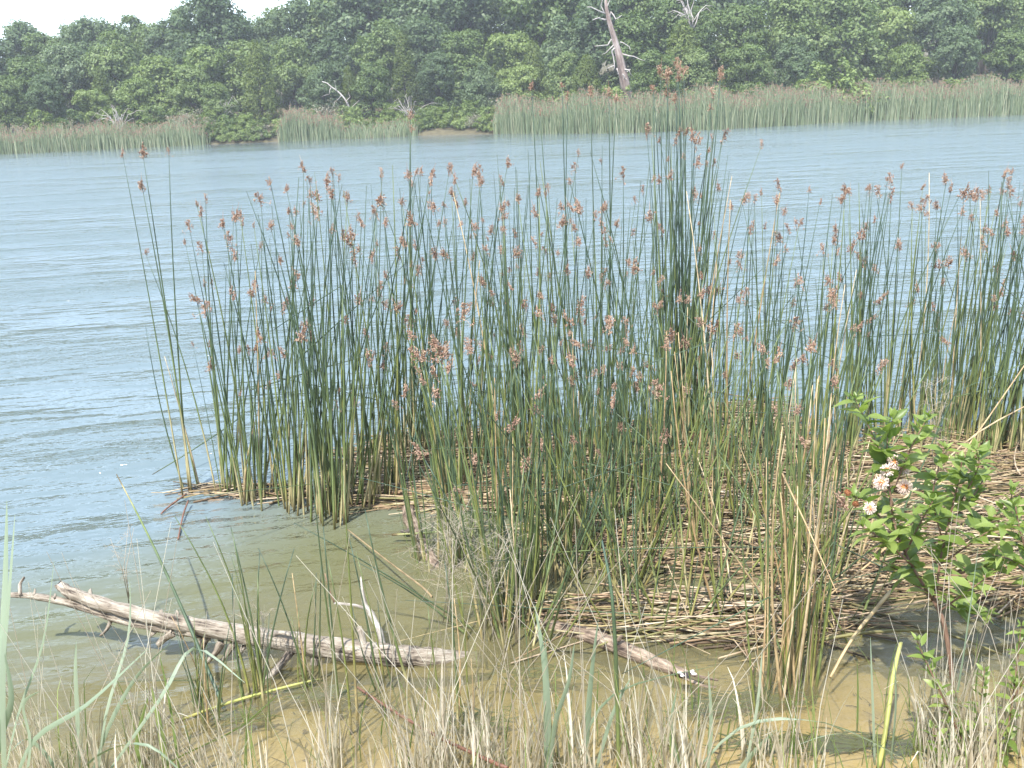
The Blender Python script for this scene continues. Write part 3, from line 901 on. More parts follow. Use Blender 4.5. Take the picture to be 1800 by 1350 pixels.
def clump(bx, by, n, sx, ytop, ybot, lean, fan, label, head=0.6, olive=0.2, dead=0.02, sy=12, kinks=0.04, group='bulrush clumps standing in the shallows', explicit=None, low=0.27):
    """n stems rising from around pixel (bx, by) on the water; their tips end between the photo heights ytop and ybot"""
    org = P(bx, by, 0.0)
    o = empty('bulrush_clump', org)
    tag(o, label, 'bulrush', group)
    n = int(n * (1.9 if bx > 1250 and by < 860 else 1.75) + 0.5) if n > 7 else n
    for k in range(n):
        px = bx + rng.gauss(0, sx * 1.15)
        py = by + rng.gauss(0, sy)
        w = P(px, py, 0.0)
        w.z = -0.16
        f = rng.random() ** 1.5
        yt = lerp(ytop, ybot, f)
        if rng.random() < low:
            yt = lerp(ybot, by, rng.uniform(0.1, 0.6))
        L = (top_z(px, yt, w.y) + 0.16)
        fan_ = fan * (1.3 if n > 7 else 1)
        tx = R(lean + rng.gauss(0, fan_)) + (px - bx) / max(sx, 1) * R(fan) * 0.5
        ty = R(rng.gauss(0, fan * 0.8))
        q = rng.random()
        kind = 'dead' if q < dead else 'olive' if q < dead + olive else 'green'
        kk = rng.random() < kinks
        stem_at(o, org, w, L / max(0.7, math.cos(tx)), tx, ty, (rng.random() < head) and yt < by - 180 and kind != 'dead', kind, idx=rng.randint(0, 4) if n <= 7 else None, kink=kk)
    return o


CL = [
    (337, 866, 4, 7, 265, 330, 1.0, 1.0, 'slender isolated bulrush clump, farthest left in open water', dict(head=1, dead=0, olive=0, sy=5, kinks=0, low=0)),
    (345, 862, 3, 8, 560, 640, -6, 2.5, 'few short headless bulrush stems at the foot of the leftmost slender clump', dict(head=0, dead=.3, sy=5, kinks=0, low=0)),
    (395, 862, 11, 10, 350, 560, 2.0, 3.0, 'fan of bulrush stems leaning left, second clump from the left', dict(head=.9, dead=0, olive=.05, sy=7, kinks=0.03)),
    (450, 880, 16, 13, 340, 560, 4.0, 2.8, 'bulrush clump with bunched brown heads, third from the left', dict(head=.9, dead=.05, olive=.05, sy=7)),
    (510, 884, 22, 15, 350, 620, 4.0, 3.2, 'dense bulrush clump at the left front corner of the stand', dict(olive=.08)),
    (573, 905, 26, 16, 295, 600, 3.6, 3.4, 'dense bulrush clump with pale wet feet, nearest the open green water', dict(olive=.08)),
    (622, 880, 20, 15, 290, 560, 3.6, 3.4, 'bulrush clump just left of the straw mat corner', {}),
    (678, 868, 18, 16, 285, 600, 3.2, 3.6, 'bulrush clump rising from the left end of the straw mat', {}),
    (725, 800, 22, 18, 300, 520, 3.0, 2.8, 'rear bulrush clump at the back left of the straw mat', {}),
    (735, 792, 2, 7, 200, 225, 2.5, 0.8, 'pair of tall bulrush stems whose heads reach the far shore left of centre', dict(head=1, dead=0, olive=0, low=0, kinks=0)),
    (790, 870, 26, 18, 300, 640, 2.0, 3.6, 'dense bulrush clump in the left middle of the straw mat', {}),
    (845, 815, 24, 18, 280, 560, 1.5, 3.2, 'rear bulrush clump behind the middle of the straw mat', {}),
    (900, 880, 24, 20, 330, 680, 1.0, 3.6, 'bulrush clump in the very middle of the stand', {}),
    (940, 800, 22, 18, 260, 540, 0.0, 3.0, 'rear bulrush clump in the middle of the stand', {}),
    (985, 790, 4, 14, 145, 195, 0.3, 1.2, 'four tall bulrush stems with heads against the far reeds, centre', dict(head=1, dead=0, olive=0, low=0, kinks=0)),
    (1000, 860, 22, 20, 330, 640, 0.5, 3.2, 'bulrush clump just right of the middle of the stand', {}),
    (1050, 800, 24, 18, 250, 520, 0.6, 3.0, 'rear bulrush clump left of the tallest stems', {}),
    (1066, 792, 3, 7, 160, 185, 0.8, 0.8, 'trio of tall bulrush stems sharing one bunched head, right of centre', dict(head=1, dead=0, olive=0, low=0, kinks=0)),
    (1105, 870, 18, 20, 360, 680, 0.8, 3.4, 'bulrush clump in front of the tallest stems', {}),
    (1150, 800, 22, 16, 240, 480, 0.6, 2.8, 'bulrush clump at the left foot of the tallest stems', {}),
    (1190, 775, 26, 12, 230, 480, 0.8, 2.0, 'thick dark bulrush clump bearing the tallest stems', {}),
    (1192, 772, 9, 9, 112, 205, 0.6, 1.6, 'group of the tallest bulrush stems, with heads reaching the far reed bed', dict(head=1, dead=0, olive=0, low=0, kinks=0)),
    (1228, 790, 22, 15, 300, 560, 1.2, 3.2, 'bulrush clump at the right foot of the tallest stems', dict(dead=.14)),
    (1290, 830, 15, 20, 330, 640, 1.5, 4.5, 'open bulrush clump with crossing stems right of the tallest stems', dict(dead=.1, kinks=.1)),
    (1350, 800, 16, 20, 330, 600, 2.5, 4.5, 'sparse bulrush clump with arching stems before the open water', dict(kinks=.12)),
    (1425, 830, 16, 22, 340, 620, 2.0, 3.8, 'sparse bulrush clump left of the flowering bush', dict(kinks=.08)),
    (1490, 790, 20, 18, 320, 560, 1.0, 2.4, 'bulrush clump right behind the tip of the flowering bush', {}),
    (1560, 770, 17, 20, 295, 560, 1.0, 2.8, 'bulrush clump behind the flowers of the bush', {}),
    (1630, 790, 18, 22, 340, 600, 2.2, 2.8, 'bulrush clump behind the right half of the flowering bush', {}),
    (1680, 770, 26, 18, 300, 520, 3.5, 2.6, 'dense bulrush clump leaning right, second from the right edge', {}),
    (1735, 800, 32, 22, 320, 560, 4.5, 2.8, 'dense dark bulrush clump leaning right at the right edge', {}),
    (1810, 800, 24, 24, 330, 600, 1.0, 3.0, 'bulrush clump cut off by the right edge of the picture', {}),
    (1075, 925, 20, 24, 480, 800, 1, 4.5, 'loose bulrush clump on the middle of the broad straw mat, left', dict(head=.4, olive=.3, kinks=.1)),
    (1185, 900, 20, 22, 460, 800, 1, 4.5, 'bulrush clump on the broad straw mat just in front of the tallest stems', dict(head=.4, olive=.3, kinks=.1)),
    (1320, 930, 20, 24, 500, 840, 2, 5, 'loose bulrush clump on the straw between the tallest stems and the bush', dict(head=.35, olive=.35, dead=.1, kinks=.12)),
    (1385, 985, 17, 22, 560, 880, 1, 5, 'loose olive bulrush clump on the straw, nearest the bush flowers', dict(head=.25, olive=.45, dead=.15, kinks=.12)),
    (980, 1010, 15, 18, 600, 900, 5, 5, 'few bulrush stems leaning right at the front water gap', dict(head=.2, olive=.4, kinks=.1)),
    (905, 1125, 14, 22, 640, 980, 8, 15, 'crossing slender reeds fanning out from the end of the bleached log', dict(head=.1, olive=.5, kinks=.1)),
    (1170, 1095, 16, 40, 600, 960, 0, 16, 'crossing slender reeds over the loose raft, behind the half-sunk log', dict(head=.15, olive=.5, kinks=.1)),
    (1300, 1090, 16, 36, 600, 980, 0, 14, 'crossing slender reeds left of the brownish front clump', dict(head=.1, olive=.5, dead=.15, kinks=.1)),
    (1480, 1110, 9, 26, 640, 1000, -4, 12, 'few crossing reeds between the brownish front clump and the bush stem', dict(head=0, olive=.5, dead=.3, kinks=.1)),
    (1060, 1030, 16, 36, 560, 900, 2, 9, 'thin bulrush stems standing in the water gap before the broad mat', dict(head=.3, olive=.4)),
    (1420, 920, 14, 26, 460, 820, 1, 6, 'thin bulrush stems on the thatch just left of the flowering bush', dict(head=.4, olive=.4)),
    # nearer the camera
    (745, 985, 9, 10, 640, 900, -5, 4, 'nearer bulrush clump leaning left beside the sunken log', dict(head=.3, sy=10)),
    (800, 985, 20, 16, 560, 840, 0, 3.5, 'nearer bulrush clump among grey wispy grass', dict(head=.5, olive=.3)),
    (880, 1095, 26, 17, 560, 900, 0.5, 3.6, 'big near bulrush clump at the end of the bleached log', dict(head=.35, olive=.35)),
    (930, 1050, 23, 18, 600, 900, 2, 4, 'near bulrush clump behind the broad blue-green blades', dict(head=.35, olive=.3)),
    (1010, 960, 23, 20, 560, 820, 0, 4, 'bulrush clump at the front edge of the straw, centre right', dict(head=.45, olive=.3)),
    (1130, 950, 22, 24, 580, 860, 2, 5, 'loose bulrush clump on the straw below the tallest stems', dict(head=.4, olive=.3, kinks=.1)),
    (1240, 970, 22, 22, 580, 880, 2, 5, 'loose olive bulrush clump on the straw, left of the brown front clump', dict(head=.3, olive=.4, dead=.15, kinks=.1)),
    (1395, 1195, 20, 20, 620, 960, 1.0, 3.2, 'brownish front bulrush clump standing in clear sandy water', dict(head=.2, olive=.55, dead=.3, sy=18)),
    (1345, 1225, 9, 16, 820, 1120, -2, 5, 'short front bulrush stems left of the brownish front clump', dict(head=0, olive=.5, dead=.3)),
    (1460, 1010, 18, 18, 600, 900, 1, 4, 'olive bulrush clump left of the bush leaves', dict(head=.2, olive=.5, dead=.25)),
    (362, 1245, 10, 8, 1080, 1210, -1, 3.5, 'short cut bulrush stubble before the bleached log, leftmost', dict(head=0, olive=.4, dead=.1, low=0)),
    (455, 1225, 9, 10, 900, 1150, 0.5, 2.5, 'bulrush stems crossing in front of the bleached log', dict(head=0, olive=.3, low=0)),
    (535, 1205, 7, 14, 960, 1150, 1, 4, 'few bulrush stems over the forked end branch of the log', dict(head=0, olive=.3, low=0)),
    (607, 1240, 4, 10, 720, 980, -0.5, 1.5, 'three straight thin bulrush stems rising before the upright white twig', dict(head=0, olive=.2, low=0)),
    (690, 1215, 5, 18, 900, 1130, -6, 5, 'few bulrush stems slanting left before the end of the log', dict(head=0, olive=.2, low=0)),
    (820, 1250, 6, 14, 950, 1180, 0, 3, 'few wet bulrush stems in the sandy shallows, centre', dict(head=0, olive=.4, low=0)),
]
for c in CL:
    clump(*c[:9], **c[9])

# ------------------------------------------------------------------ floating mats of dead stalks
STALKS = []
for i in range(8):
    mb = MB()
    bd = rng.uniform(-0.06, 0.06)
    w0 = rng.uniform(0.004, 0.0062)
    mb.tube([(t - 0.5, bd * (1 - (2 * t - 1) ** 2), 0.012 * math.sin(3 * t + i)) for t in (0, .25, .5, .75, 1)], [w0 * 1.1, w0, w0 * .9, w0 * .7, w0 * .4], 5, i / 8)
    STALKS.append(mb.mesh('stalk', M['straw']))


def inside(px, py, poly):
    c = False
    for (x0, y0), (x1, y1) in zip(poly, poly[1:] + poly[:1]):
        if (y0 > py) != (y1 > py) and px < (x1 - x0) * (py - y0) / (y1 - y0) + x0:
            c = not c
    return c


def straw_mat(poly, nparts, nrest, label, yaw_sd=0.28, zmax=0.06, lmin=0.5, lmax=1.5, yaw0=0.0):
    xs_ = [p[0] for p in poly]; ys_l = [p[1] for p in poly]
    pts = []
    W = [P(*p) for p in poly]
    wx0, wx1, wy0, wy1 = min(p.x for p in W), max(p.x for p in W), min(p.y for p in W), max(p.y for p in W)
    wpoly = [(p.x, p.y) for p in W]
    while len(pts) < nparts + nrest:
        x, y = rng.uniform(wx0, wx1), rng.uniform(wy0, wy1)
        if inside(x, y, wpoly):
            pts.append((x, y))
    pts.sort(key=lambda p: p[1])
    near = pts[:int(len(pts) * 0.75)]
    pick = set(rng.sample(range(len(near)), nparts))
    org = Vector((sum(p[0] for p in wpoly) / len(wpoly), sum(p[1] for p in wpoly) / len(wpoly), 0))
    root = empty('straw_mat', org)
    tag(root, label, 'dead reeds', 'floating mats of fallen reed stalks')
    rest = MB()
    for i, (x, y) in enumerate(pts):
        L = rng.uniform(lmin, lmax)
        yaw = yaw0 + rng.gauss(0, yaw_sd) + (rng.uniform(-1.2, 1.2) if rng.random() < 0.18 else 0)
        pit = rng.gauss(0, 0.03) + (rng.uniform(-0.14, 0.14) if rng.random() < .12 else 0)
        z = rng.random() ** 1.4 * zmax + (zmax if i in pick else 0) * 0.5 + abs(math.sin(pit)) * L * 0.35
        if i in pick:
            o = link('stalk', rng.choice(STALKS), root)
            o.location = Vector((x, y, z)) - org
            o.rotation_euler = (0, pit, yaw)
            w = rng.uniform(0.75, 1.3)
            o.scale = (L, w, w)
        else:
            d = Vector((math.cos(yaw) * math.cos(pit), math.sin(yaw) * math.cos(pit), math.sin(pit)))
            s_ = Vector((-d.y, d.x, 0)) * rng.uniform(-0.05, 0.05) * L
            c = Vector((x, y, z - 0.01)) - org
            w = rng.uniform(0.003, 0.006)
            rest.tube([c - d * L / 2, c + s_, c + d * L / 2], [w, w, w * .5], 4, None, False)
    o = rest.build('stalks', M['straw'], root)
    o['kind'] = 'stuff'
    low = MB()
    for (x, y) in rng.sample(pts, len(pts) // 2):
        yaw = yaw0 + rng.gauss(0, yaw_sd * 1.4)
        L = rng.uniform(lmin * .5, lmax * .7)
        d = Vector((math.cos(yaw), math.sin(yaw), 0)) * L / 2
        c = Vector((x, y, rng.uniform(0.0, 0.012))) - org
        low.tube([c - d, c + Vector((0, rng.uniform(-.03, .03), 0)), c + d], rng.uniform(0.004, 0.009), 4, None, False)
    o = low.build('rotten_stalks', M['rotten'], root)
    o['kind'] = 'stuff'
    return root


straw_mat([(640, 800), (750, 762), (900, 768), (1060, 770), (1060, 900), (960, 905), (800, 895), (650, 890)], 110, 1300, 'straw-coloured mat of fallen reeds at the left feet of the stand', 0.22, 0.05, .4, 1.1)
straw_mat([(1060, 768), (1200, 740), (1330, 705), (1400, 770), (1480, 800), (1480, 950), (1300, 975), (1130, 985), (980, 960), (1050, 900)], 130, 1500, 'broad mat of fallen reeds below the tallest stems', 0.30, 0.07, .4, 1.1)
straw_mat([(1480, 800), (1600, 780), (1800, 770), (1930, 780), (1930, 1075), (1700, 1060), (1560, 1030), (1480, 960)], 130, 1500, 'brown thatch of fallen reeds behind the flowering bush', 0.38, 0.12, .4, 1.1, 0.15)
straw_mat([(1010, 985), (1250, 990), (1480, 960), (1560, 1030), (1540, 1060), (1400, 1010), (1240, 1015), (1130, 1005)], 22, 40, 'thin raft of fallen reeds at the front edge of the broad mat', 0.3, 0.05, .4, 1.0)
straw_mat([(960, 1075), (1100, 1055), (1350, 1045), (1530, 1065), (1560, 1110), (1400, 1150), (1200, 1135), (1050, 1120)], 60, 70, 'loose raft of fallen reeds between the near log and the brown front clump', 0.28, 0.06, .4, 1.2)
straw_mat([(300, 858), (450, 850), (640, 868), (640, 886), (520, 880), (360, 872)], 26, 40, 'narrow drift of broken reeds at the leftmost clumps', 0.3, 0.03, .25, .7)


# ------------------------------------------------------------------ logs
def poly_tube(name, pts, rad, mat, parent, sides=10, rough=0.08, sub=4):
    """smooth tube through (px, py, z) points on the photo, in the parent's space"""
    org = Vector(parent.location)
    W = [P(x, y, z) - org for x, y, z in pts]
    out_, rr = [], []
    for i in range(len(W) - 1):
        p0, p1, p2, p3 = W[max(i - 1, 0)], W[i], W[i + 1], W[min(i + 2, len(W) - 1)]
        for k in range(sub):
            t = k / sub
            out_.append(0.5 * ((2 * p1) + (p2 - p0) * t + (2 * p0 - 5 * p1 + 4 * p2 - p3) * t * t + (3 * p1 - p0 - 3 * p2 + p3) * t ** 3))
            rr.append(lerp(rad[i], rad[i + 1], t) * (1 + rng.uniform(-.05, .05)))
    out_.append(W[-1]); rr.append(rad[-1])
    mb = MB()
    mb.tube(out_, rr, sides, rng.random(), rough=rough, jag=1.1)
    return mb.build(name, mat, parent)


log = empty('driftwood_log', P(540, 1150, 0))
tag(log, 'bleached forked driftwood log with broken branch stubs, lying out over the water', 'log')
poly_tube('trunk', [(105, 1029, .36), (130, 1044, .345), (200, 1068, .30), (290, 1090, .24), (400, 1110, .17), (520, 1130, .11), (640, 1147, .06), (720, 1154, .035), (780, 1158, .0), (840, 1160, -.06)], [.024, .032, .034, .039, .047, .054, .056, .054, .048, .04], M['wood'], log, 14, 0.13, 6)
poly_tube('fork', [(20, 1046, .36), (60, 1048, .34), (130, 1062, .29), (210, 1088, .23), (290, 1104, .19), (350, 1112, .17)], [.013, .017, .021, .024, .026, .03], M['wood'], log, 10, 0.13, 5)
for pts, rad in [([(36, 1046, .36), (35, 1028, .39), (43, 1014, .42)], [.011, .009, .006]), ([(60, 1046, .35), (62, 1036, .37)], [.008, .005]), ([(95, 1052, .33), (97, 1045, .34)], [.008, .006]),
                 ([(160, 1054, .33), (158, 1036, .37)], [.012, .008]), ([(285, 1086, .25), (283, 1074, .28)], [.014, .008]), ([(312, 1092, .24), (311, 1074, .28)], [.013, .009]),
                 ([(195, 1090, .22), (188, 1106, .18), (176, 1118, .14)], [.012, .009, .006]), ([(272, 1108, .17), (266, 1117, .15)], [.016, .009]), ([(305, 1110, .18), (290, 1122, .13), (278, 1133, .08)], [.03, .02, .016]),
                 ([(320, 1118, .15), (318, 1126, .13)], [.012, .006]), ([(362, 1118, .14), (356, 1132, .10), (352, 1150, .02)], [.03, .02, .01]), ([(390, 1126, .13), (380, 1146, .07), (362, 1166, .0)], [.024, .017, .01]),
                 ([(410, 1132, .10), (400, 1148, .05), (390, 1162, .0)], [.022, .014, .008]), ([(428, 1136, .1), (420, 1154, .03)], [.014, .007]), ([(518, 1132, .1), (506, 1154, .06), (475, 1188, .0), (425, 1230, -.06)], [.03, .022, .018, .012]),
                 ([(555, 1150, .05), (550, 1172, -.02), (530, 1180, -.04)], [.035, .022, .015]), ([(470, 1118, .16), (492, 1112, .19), (510, 1116, .18)], [.01, .012, .009]), ([(640, 1142, .08), (636, 1120, .14), (632, 1104, .19)], [.024, .019, .015])]:
    poly_tube('branch_stub', pts, rad, M['wood'], log, 7, 0.12, 3)

br = empty('upright_dead_branch', P(672, 1150, 0))
tag(br, 'small chalk-white dead branch standing upright behind the log', 'branch')
poly_tube('main_limb', [(676, 1150, -.02), (668, 1112, .09), (652, 1078, .19), (640, 1058, .25), (634, 1014, .38)], [.016, .017, .016, .012, .004], M['whitewood'], br, 7, 0.1)
poly_tube('twig', [(648, 1072, .21), (625, 1064, .24), (588, 1060, .26)], [.009, .008, .006], M['whitewood'], br, 6, 0.1)
poly_tube('twig', [(588, 1060, .26), (580, 1040, .32), (571, 1008, .40)], [.005, .004, .003], M['bushstem'], br, 5, 0.1)

lg = empty('half_sunk_log', P(1100, 1140, 0))
tag(lg, 'half-sunk weathered log end pointing right under the loose reed raft', 'log')
poly_tube('trunk', [(940, 1096, -.03), (1010, 1110, .015), (1075, 1132, .03), (1140, 1160, .02), (1190, 1180, .01), (1235, 1196, -.03)], [.036, .04, .042, .036, .028, .016], M['oldwood'], lg, 10, 0.12)
for pts, rad in [([(1180, 1178, .03), (1215, 1186, .05), (1262, 1196, .06)], [.012, .009, .005]), ([(1195, 1184, .02), (1230, 1204, .0), (1258, 1208, .01)], [.012, .008, .005]), ([(1085, 1128, .08), (1094, 1116, .12)], [.012, .008])]:
    poly_tube('branch_stub', pts, rad, M['oldwood'], lg, 6, 0.12, 3)

lg2 = empty('sunken_log', P(735, 950, 0))
tag(lg2, 'short rotten log with peeled pale patches leading from the straw mat', 'log')
poly_tube('trunk', [(716, 888, .0), (722, 915, .012), (735, 945, .005), (758, 985, -.01), (780, 1020, -.05)], [.04, .045, .042, .038, .03], M['oldwood'], lg2, 10, 0.16)
poly_tube('branch_stub', [(726, 930, .04), (714, 936, .03), (706, 932, .04)], [.025, .02, .012], M['bark'], lg2, 6, 0.15, 3)
poly_tube('branch_stub', [(735, 948, .06), (738, 940, .11)], [.022, .014], M['wood'], lg2, 6, 0.15, 3)


# ------------------------------------------------------------------ single stalks that stand out
def single(name, pts, rad, mat, label, cat, group=None, sides=6):
    mid = pts[len(pts) // 2]
    p0 = P(pts[0][0], pts[0][1], pts[0][2])
    o = empty('tmp', p0)
    t = poly_tube(name, pts, rad, mat, o, sides, 0.05)
    bpy.data.objects.remove(o)
    t.location = p0
    t.parent = None
    return tag(t, label, cat, group)


single('yellow_reed', [(1542, 1360, .02), (1556, 1290, .10), (1570, 1190, .26), (1584, 1128, .36)], [.011, .0105, .010, .009], M['yellowreed'], 'bright yellow-green broken reed standing below the flowering bush', 'reed')
single('fallen_reed', [(300, 1272, .015), (400, 1236, .02), (500, 1208, .03), (560, 1194, .03)], [.007, .008, .007, .005], M['yellowreed'], 'yellow fallen reed lying on the water before the bleached log', 'reed', 'single fallen reeds')
single('red_twig', [(628, 1208, .03), (700, 1255, .06), (780, 1300, .10), (890, 1350, .18)], [.006, .007, .008, .009], M['redtwig'], 'red-brown bare twig slanting down through the foreground grass', 'twig')
single('fallen_reed', [(1440, 1060, .1), (1560, 960, .3), (1690, 800, .6), (1830, 600, 1.0)], [.006, .006, .005, .003], M['stem_dead'], 'long pale dry stalk slanting up behind the bush to the right edge', 'reed', 'single fallen reeds')
single('fallen_reed', [(1500, 950, .05), (1620, 850, .25), (1720, 760, .45), (1850, 690, .6)], [.007, .007, .006, .004], M['stem_dead'], 'grey broken stalk bundle slanting over the thatch at right', 'reed', 'single fallen reeds')
single('fallen_reed', [(1460, 1190, .05), (1500, 1120, .16), (1565, 1040, .30)], [.006, .008, .010], M['stem_dead'], 'tan broken reed propped up left of the bush stem', 'reed', 'single fallen reeds')
single('fallen_reed', [(1380, 1140, .06), (1500, 1115, .12), (1640, 1110, .13), (1760, 1150, .06)], [.008, .009, .008, .005], M['straw'], 'pale reed arching flat over the water below the bush', 'reed', 'single fallen reeds')
single('fallen_reed', [(610, 930, .05), (680, 985, .12), (740, 1030, .2), (760, 1050, .2)], [.004, .005, .006, .006], M['straw'], 'tan dry reed slanting over open green water left of the near clump', 'reed', 'single fallen reeds')
single('fallen_reed', [(268, 834, .12), (340, 790, .16), (420, 735, .25), (410, 728, .26)], [.003, .005, .006, .006], M['stem'], 'bent green reed pointing left over open water at the leftmost clumps', 'reed', 'single fallen reeds')
single('fallen_reed', [(283, 903, .01), (300, 888, .02), (328, 868, .04)], [.006, .007, .007], M['redtwig'], 'short red-brown broken reed floating at the leftmost clump', 'reed', 'single fallen reeds')
single('fallen_reed', [(313, 948, .01), (322, 905, .03), (331, 880, .05)], [.005, .006, .006], M['redtwig'], 'second red-brown broken reed hanging below the leftmost clump', 'reed', 'single fallen reeds')
single('fallen_reed', [(690, 940, .06), (760, 936, .07), (850, 928, .08)], [.008, .008, .006], M['stem_olive'], 'green fallen reed lying across the rotten log', 'reed', 'single fallen reeds')
single('fallen_reed', [(205, 834, .75), (260, 940, .55), (320, 1070, .3), (400, 1260, -.05)], [.003, .006, .008, .010], M['stem'], 'long green reed slanting left over open water above the log', 'reed', 'single fallen reeds')
single('lone_bulrush', [(1088, 1380, -.05), (1084, 1200, .45), (1076, 1050, .82), (1058, 950, 1.02)], [.0095, .009, .007, .004], M['stem'], 'single dark bulrush stem rising from the bottom edge, centre right', 'bulrush')

# ------------------------------------------------------------------ buttonbush: branches, leaves, flower balls
def leaf_mesh(curl, fold, wave):
    mb = MB()
    rows = []
    prof = [0.0, 0.62, 1.0, 0.92, 0.52, 0.0]
    for i, w in enumerate(prof):
        t = i / 5
        z = -curl * t * t + 0.02 * wave * math.sin(t * 7)
        y = t
        ww = 0.215 * w + (0.008 if i == 0 else 0.002)
        rows.append([mb.vert((-ww, y, z + fold * ww), t, 0.5), mb.vert((0, y, z), t, 0.5), mb.vert((ww, y, z + fold * ww), t, 0.5)])
    for i in range(5):
        for k in (0, 1):
            mb.f.append((rows[i][k], rows[i][k + 1], rows[i + 1][k + 1], rows[i + 1][k]))
    return mb.mesh('leaf', M['leaf'])


LEAVES = [leaf_mesh(c, f, w) for c, f, w in [(.1, .25, 0), (.3, .35, .6), (.5, .2, -.5), (.2, .5, 1), (-.1, .4, .4), (.75, .3, 0)]]


def flower_mesh(old):
    mb = MB()
    r_ = random.Random(3 + old)
    n = 150
    core = []
    for lat in range(5):
        th = math.pi * (lat + 0.5) / 5
        core.append([mb.vert((0.011 * math.sin(th) * math.cos(p * math.pi / 4), 0.011 * math.sin(th) * math.sin(p * math.pi / 4), 0.011 * math.cos(th)), 0, 0.5) for p in range(8)])
    for a_ in range(4):
        for p in range(8):
            mb.f.append((core[a_][p], core[a_ + 1][p], core[a_ + 1][(p + 1) % 8], core[a_][(p + 1) % 8]))
    c = mb.mesh('core', M['flowerold'] if old else M['flowercore'])
    pb = MB()
    for k in range(n):
        d = Vector((r_.gauss(0, 1), r_.gauss(0, 1), r_.gauss(0, 1))).normalized()
        L = r_.uniform(0.018, 0.026) if not old else r_.uniform(0.012, 0.016)
        pb.tube([d * 0.009, d * L * 0.8, d * L], [0.0006, 0.0008, 0.0014], 3, r_.random(), True)
    return c, pb.mesh('pins', M['petal'] if not old else M['flowerold'], False)


FLOWER, OLDFLOWER = flower_mesh(0), flower_mesh(1)


def bush(label, y0, base, branches, leafgap, lsize, flowers=(), oldflowers=(), name='flowering_bush', cat='bush', group=None, maxleaf=280):
    """branches: list of ([(px, py, dy)...], r0, r1, leaf_start); dy = metres nearer(-)/farther(+) than y0"""
    b0 = PY(base[0], base[1], y0)
    o = empty(name, b0)
    tag(o, label, cat, group)
    cnt = 0
    for pts, r0, r1, ls in branches:
        W = [PY(x, y, y0 + d) - b0 for x, y, d in pts]
        sm, L = [], 0
        for i in range(len(W) - 1):
            p0, p1, p2, p3 = W[max(i - 1, 0)], W[i], W[i + 1], W[min(i + 2, len(W) - 1)]
            for k in range(5):
                t = k / 5
                sm.append(0.5 * ((2 * p1) + (p2 - p0) * t + (2 * p0 - 5 * p1 + 4 * p2 - p3) * t * t + (3 * p1 - p0 - 3 * p2 + p3) * t ** 3))
        sm.append(W[-1])
        n = len(sm)
        mb = MB(); mb.tube(sm, [lerp(r0, r1, i / (n - 1)) for i in range(n)], 6, rng.random())
        stem = mb.build('branch', M['bushstem'], o)
        acc, flip = 0.0, rng.uniform(0, 3.14)
        for i in range(1, n):
            acc += (sm[i] - sm[i - 1]).length
            t = i / (n - 1)
            if t < ls:
                acc = 0
                continue
            while acc > leafgap or i == n - 1:
                acc -= leafgap
                flip += 1.57 + rng.uniform(-.4, .4)
                tan_ = (sm[i] - sm[i - 1]).normalized()
                nl = 3 if rng.random() < 0.35 else 2
                if i == n - 1:
                    nl = 5
                for q in range(nl):
                    az = flip + q * 2 * math.pi / nl + rng.uniform(-.3, .3)
                    el = rng.uniform(0.0, 0.7) if i < n - 1 else rng.uniform(0.5, 1.2)
                    d = Vector((math.cos(az) * math.cos(el), math.sin(az) * math.cos(el), math.sin(el)))
                    d = (d + tan_ * 0.3).normalized()
                    lo = link('leaf', rng.choice(LEAVES), o)
                    lo.location = sm[i] + Vector((rng.gauss(0, .004), rng.gauss(0, .004), 0))
                    up = Vector((rng.gauss(0, .35), rng.gauss(0, .35), 1))
                    xax = d.cross(up).normalized()
                    zax = xax.cross(d)
                    lo.rotation_euler = Matrix((xax, d, zax)).transposed().to_euler()
                    s = lsize * rng.uniform(0.6, 1.2) * (0.65 if i == n - 1 else 1.0) * (1.15 - 0.45 * t)
                    lo.scale = (s, s, s)
                    cnt += 1
                if i == n - 1:
                    break
    for lst, data in ((flowers, FLOWER), (oldflowers, OLDFLOWER)):
        for (x, y, d, s) in lst:
            f = empty('flower_head')
            f.parent = o
            f.location = PY(x, y, y0 + d) - b0
            f.scale = (s * 1.35, s * 1.35, s * 1.35)
            f.rotation_euler = (rng.uniform(-1, 1), rng.uniform(-1, 1), 0)
            link('core', data[0], f); link('pins', data[1], f)
            mb = MB()
            mb.tube([Vector((0, 0, 0)), Vector((rng.uniform(-.015, .015), 0.01, -.04)), Vector((rng.uniform(-.03, .03), 0.02, -.075))], 0.0016, 4, 0.5)
            st = mb.build('stalk', M['leaf'], f)
    return cnt


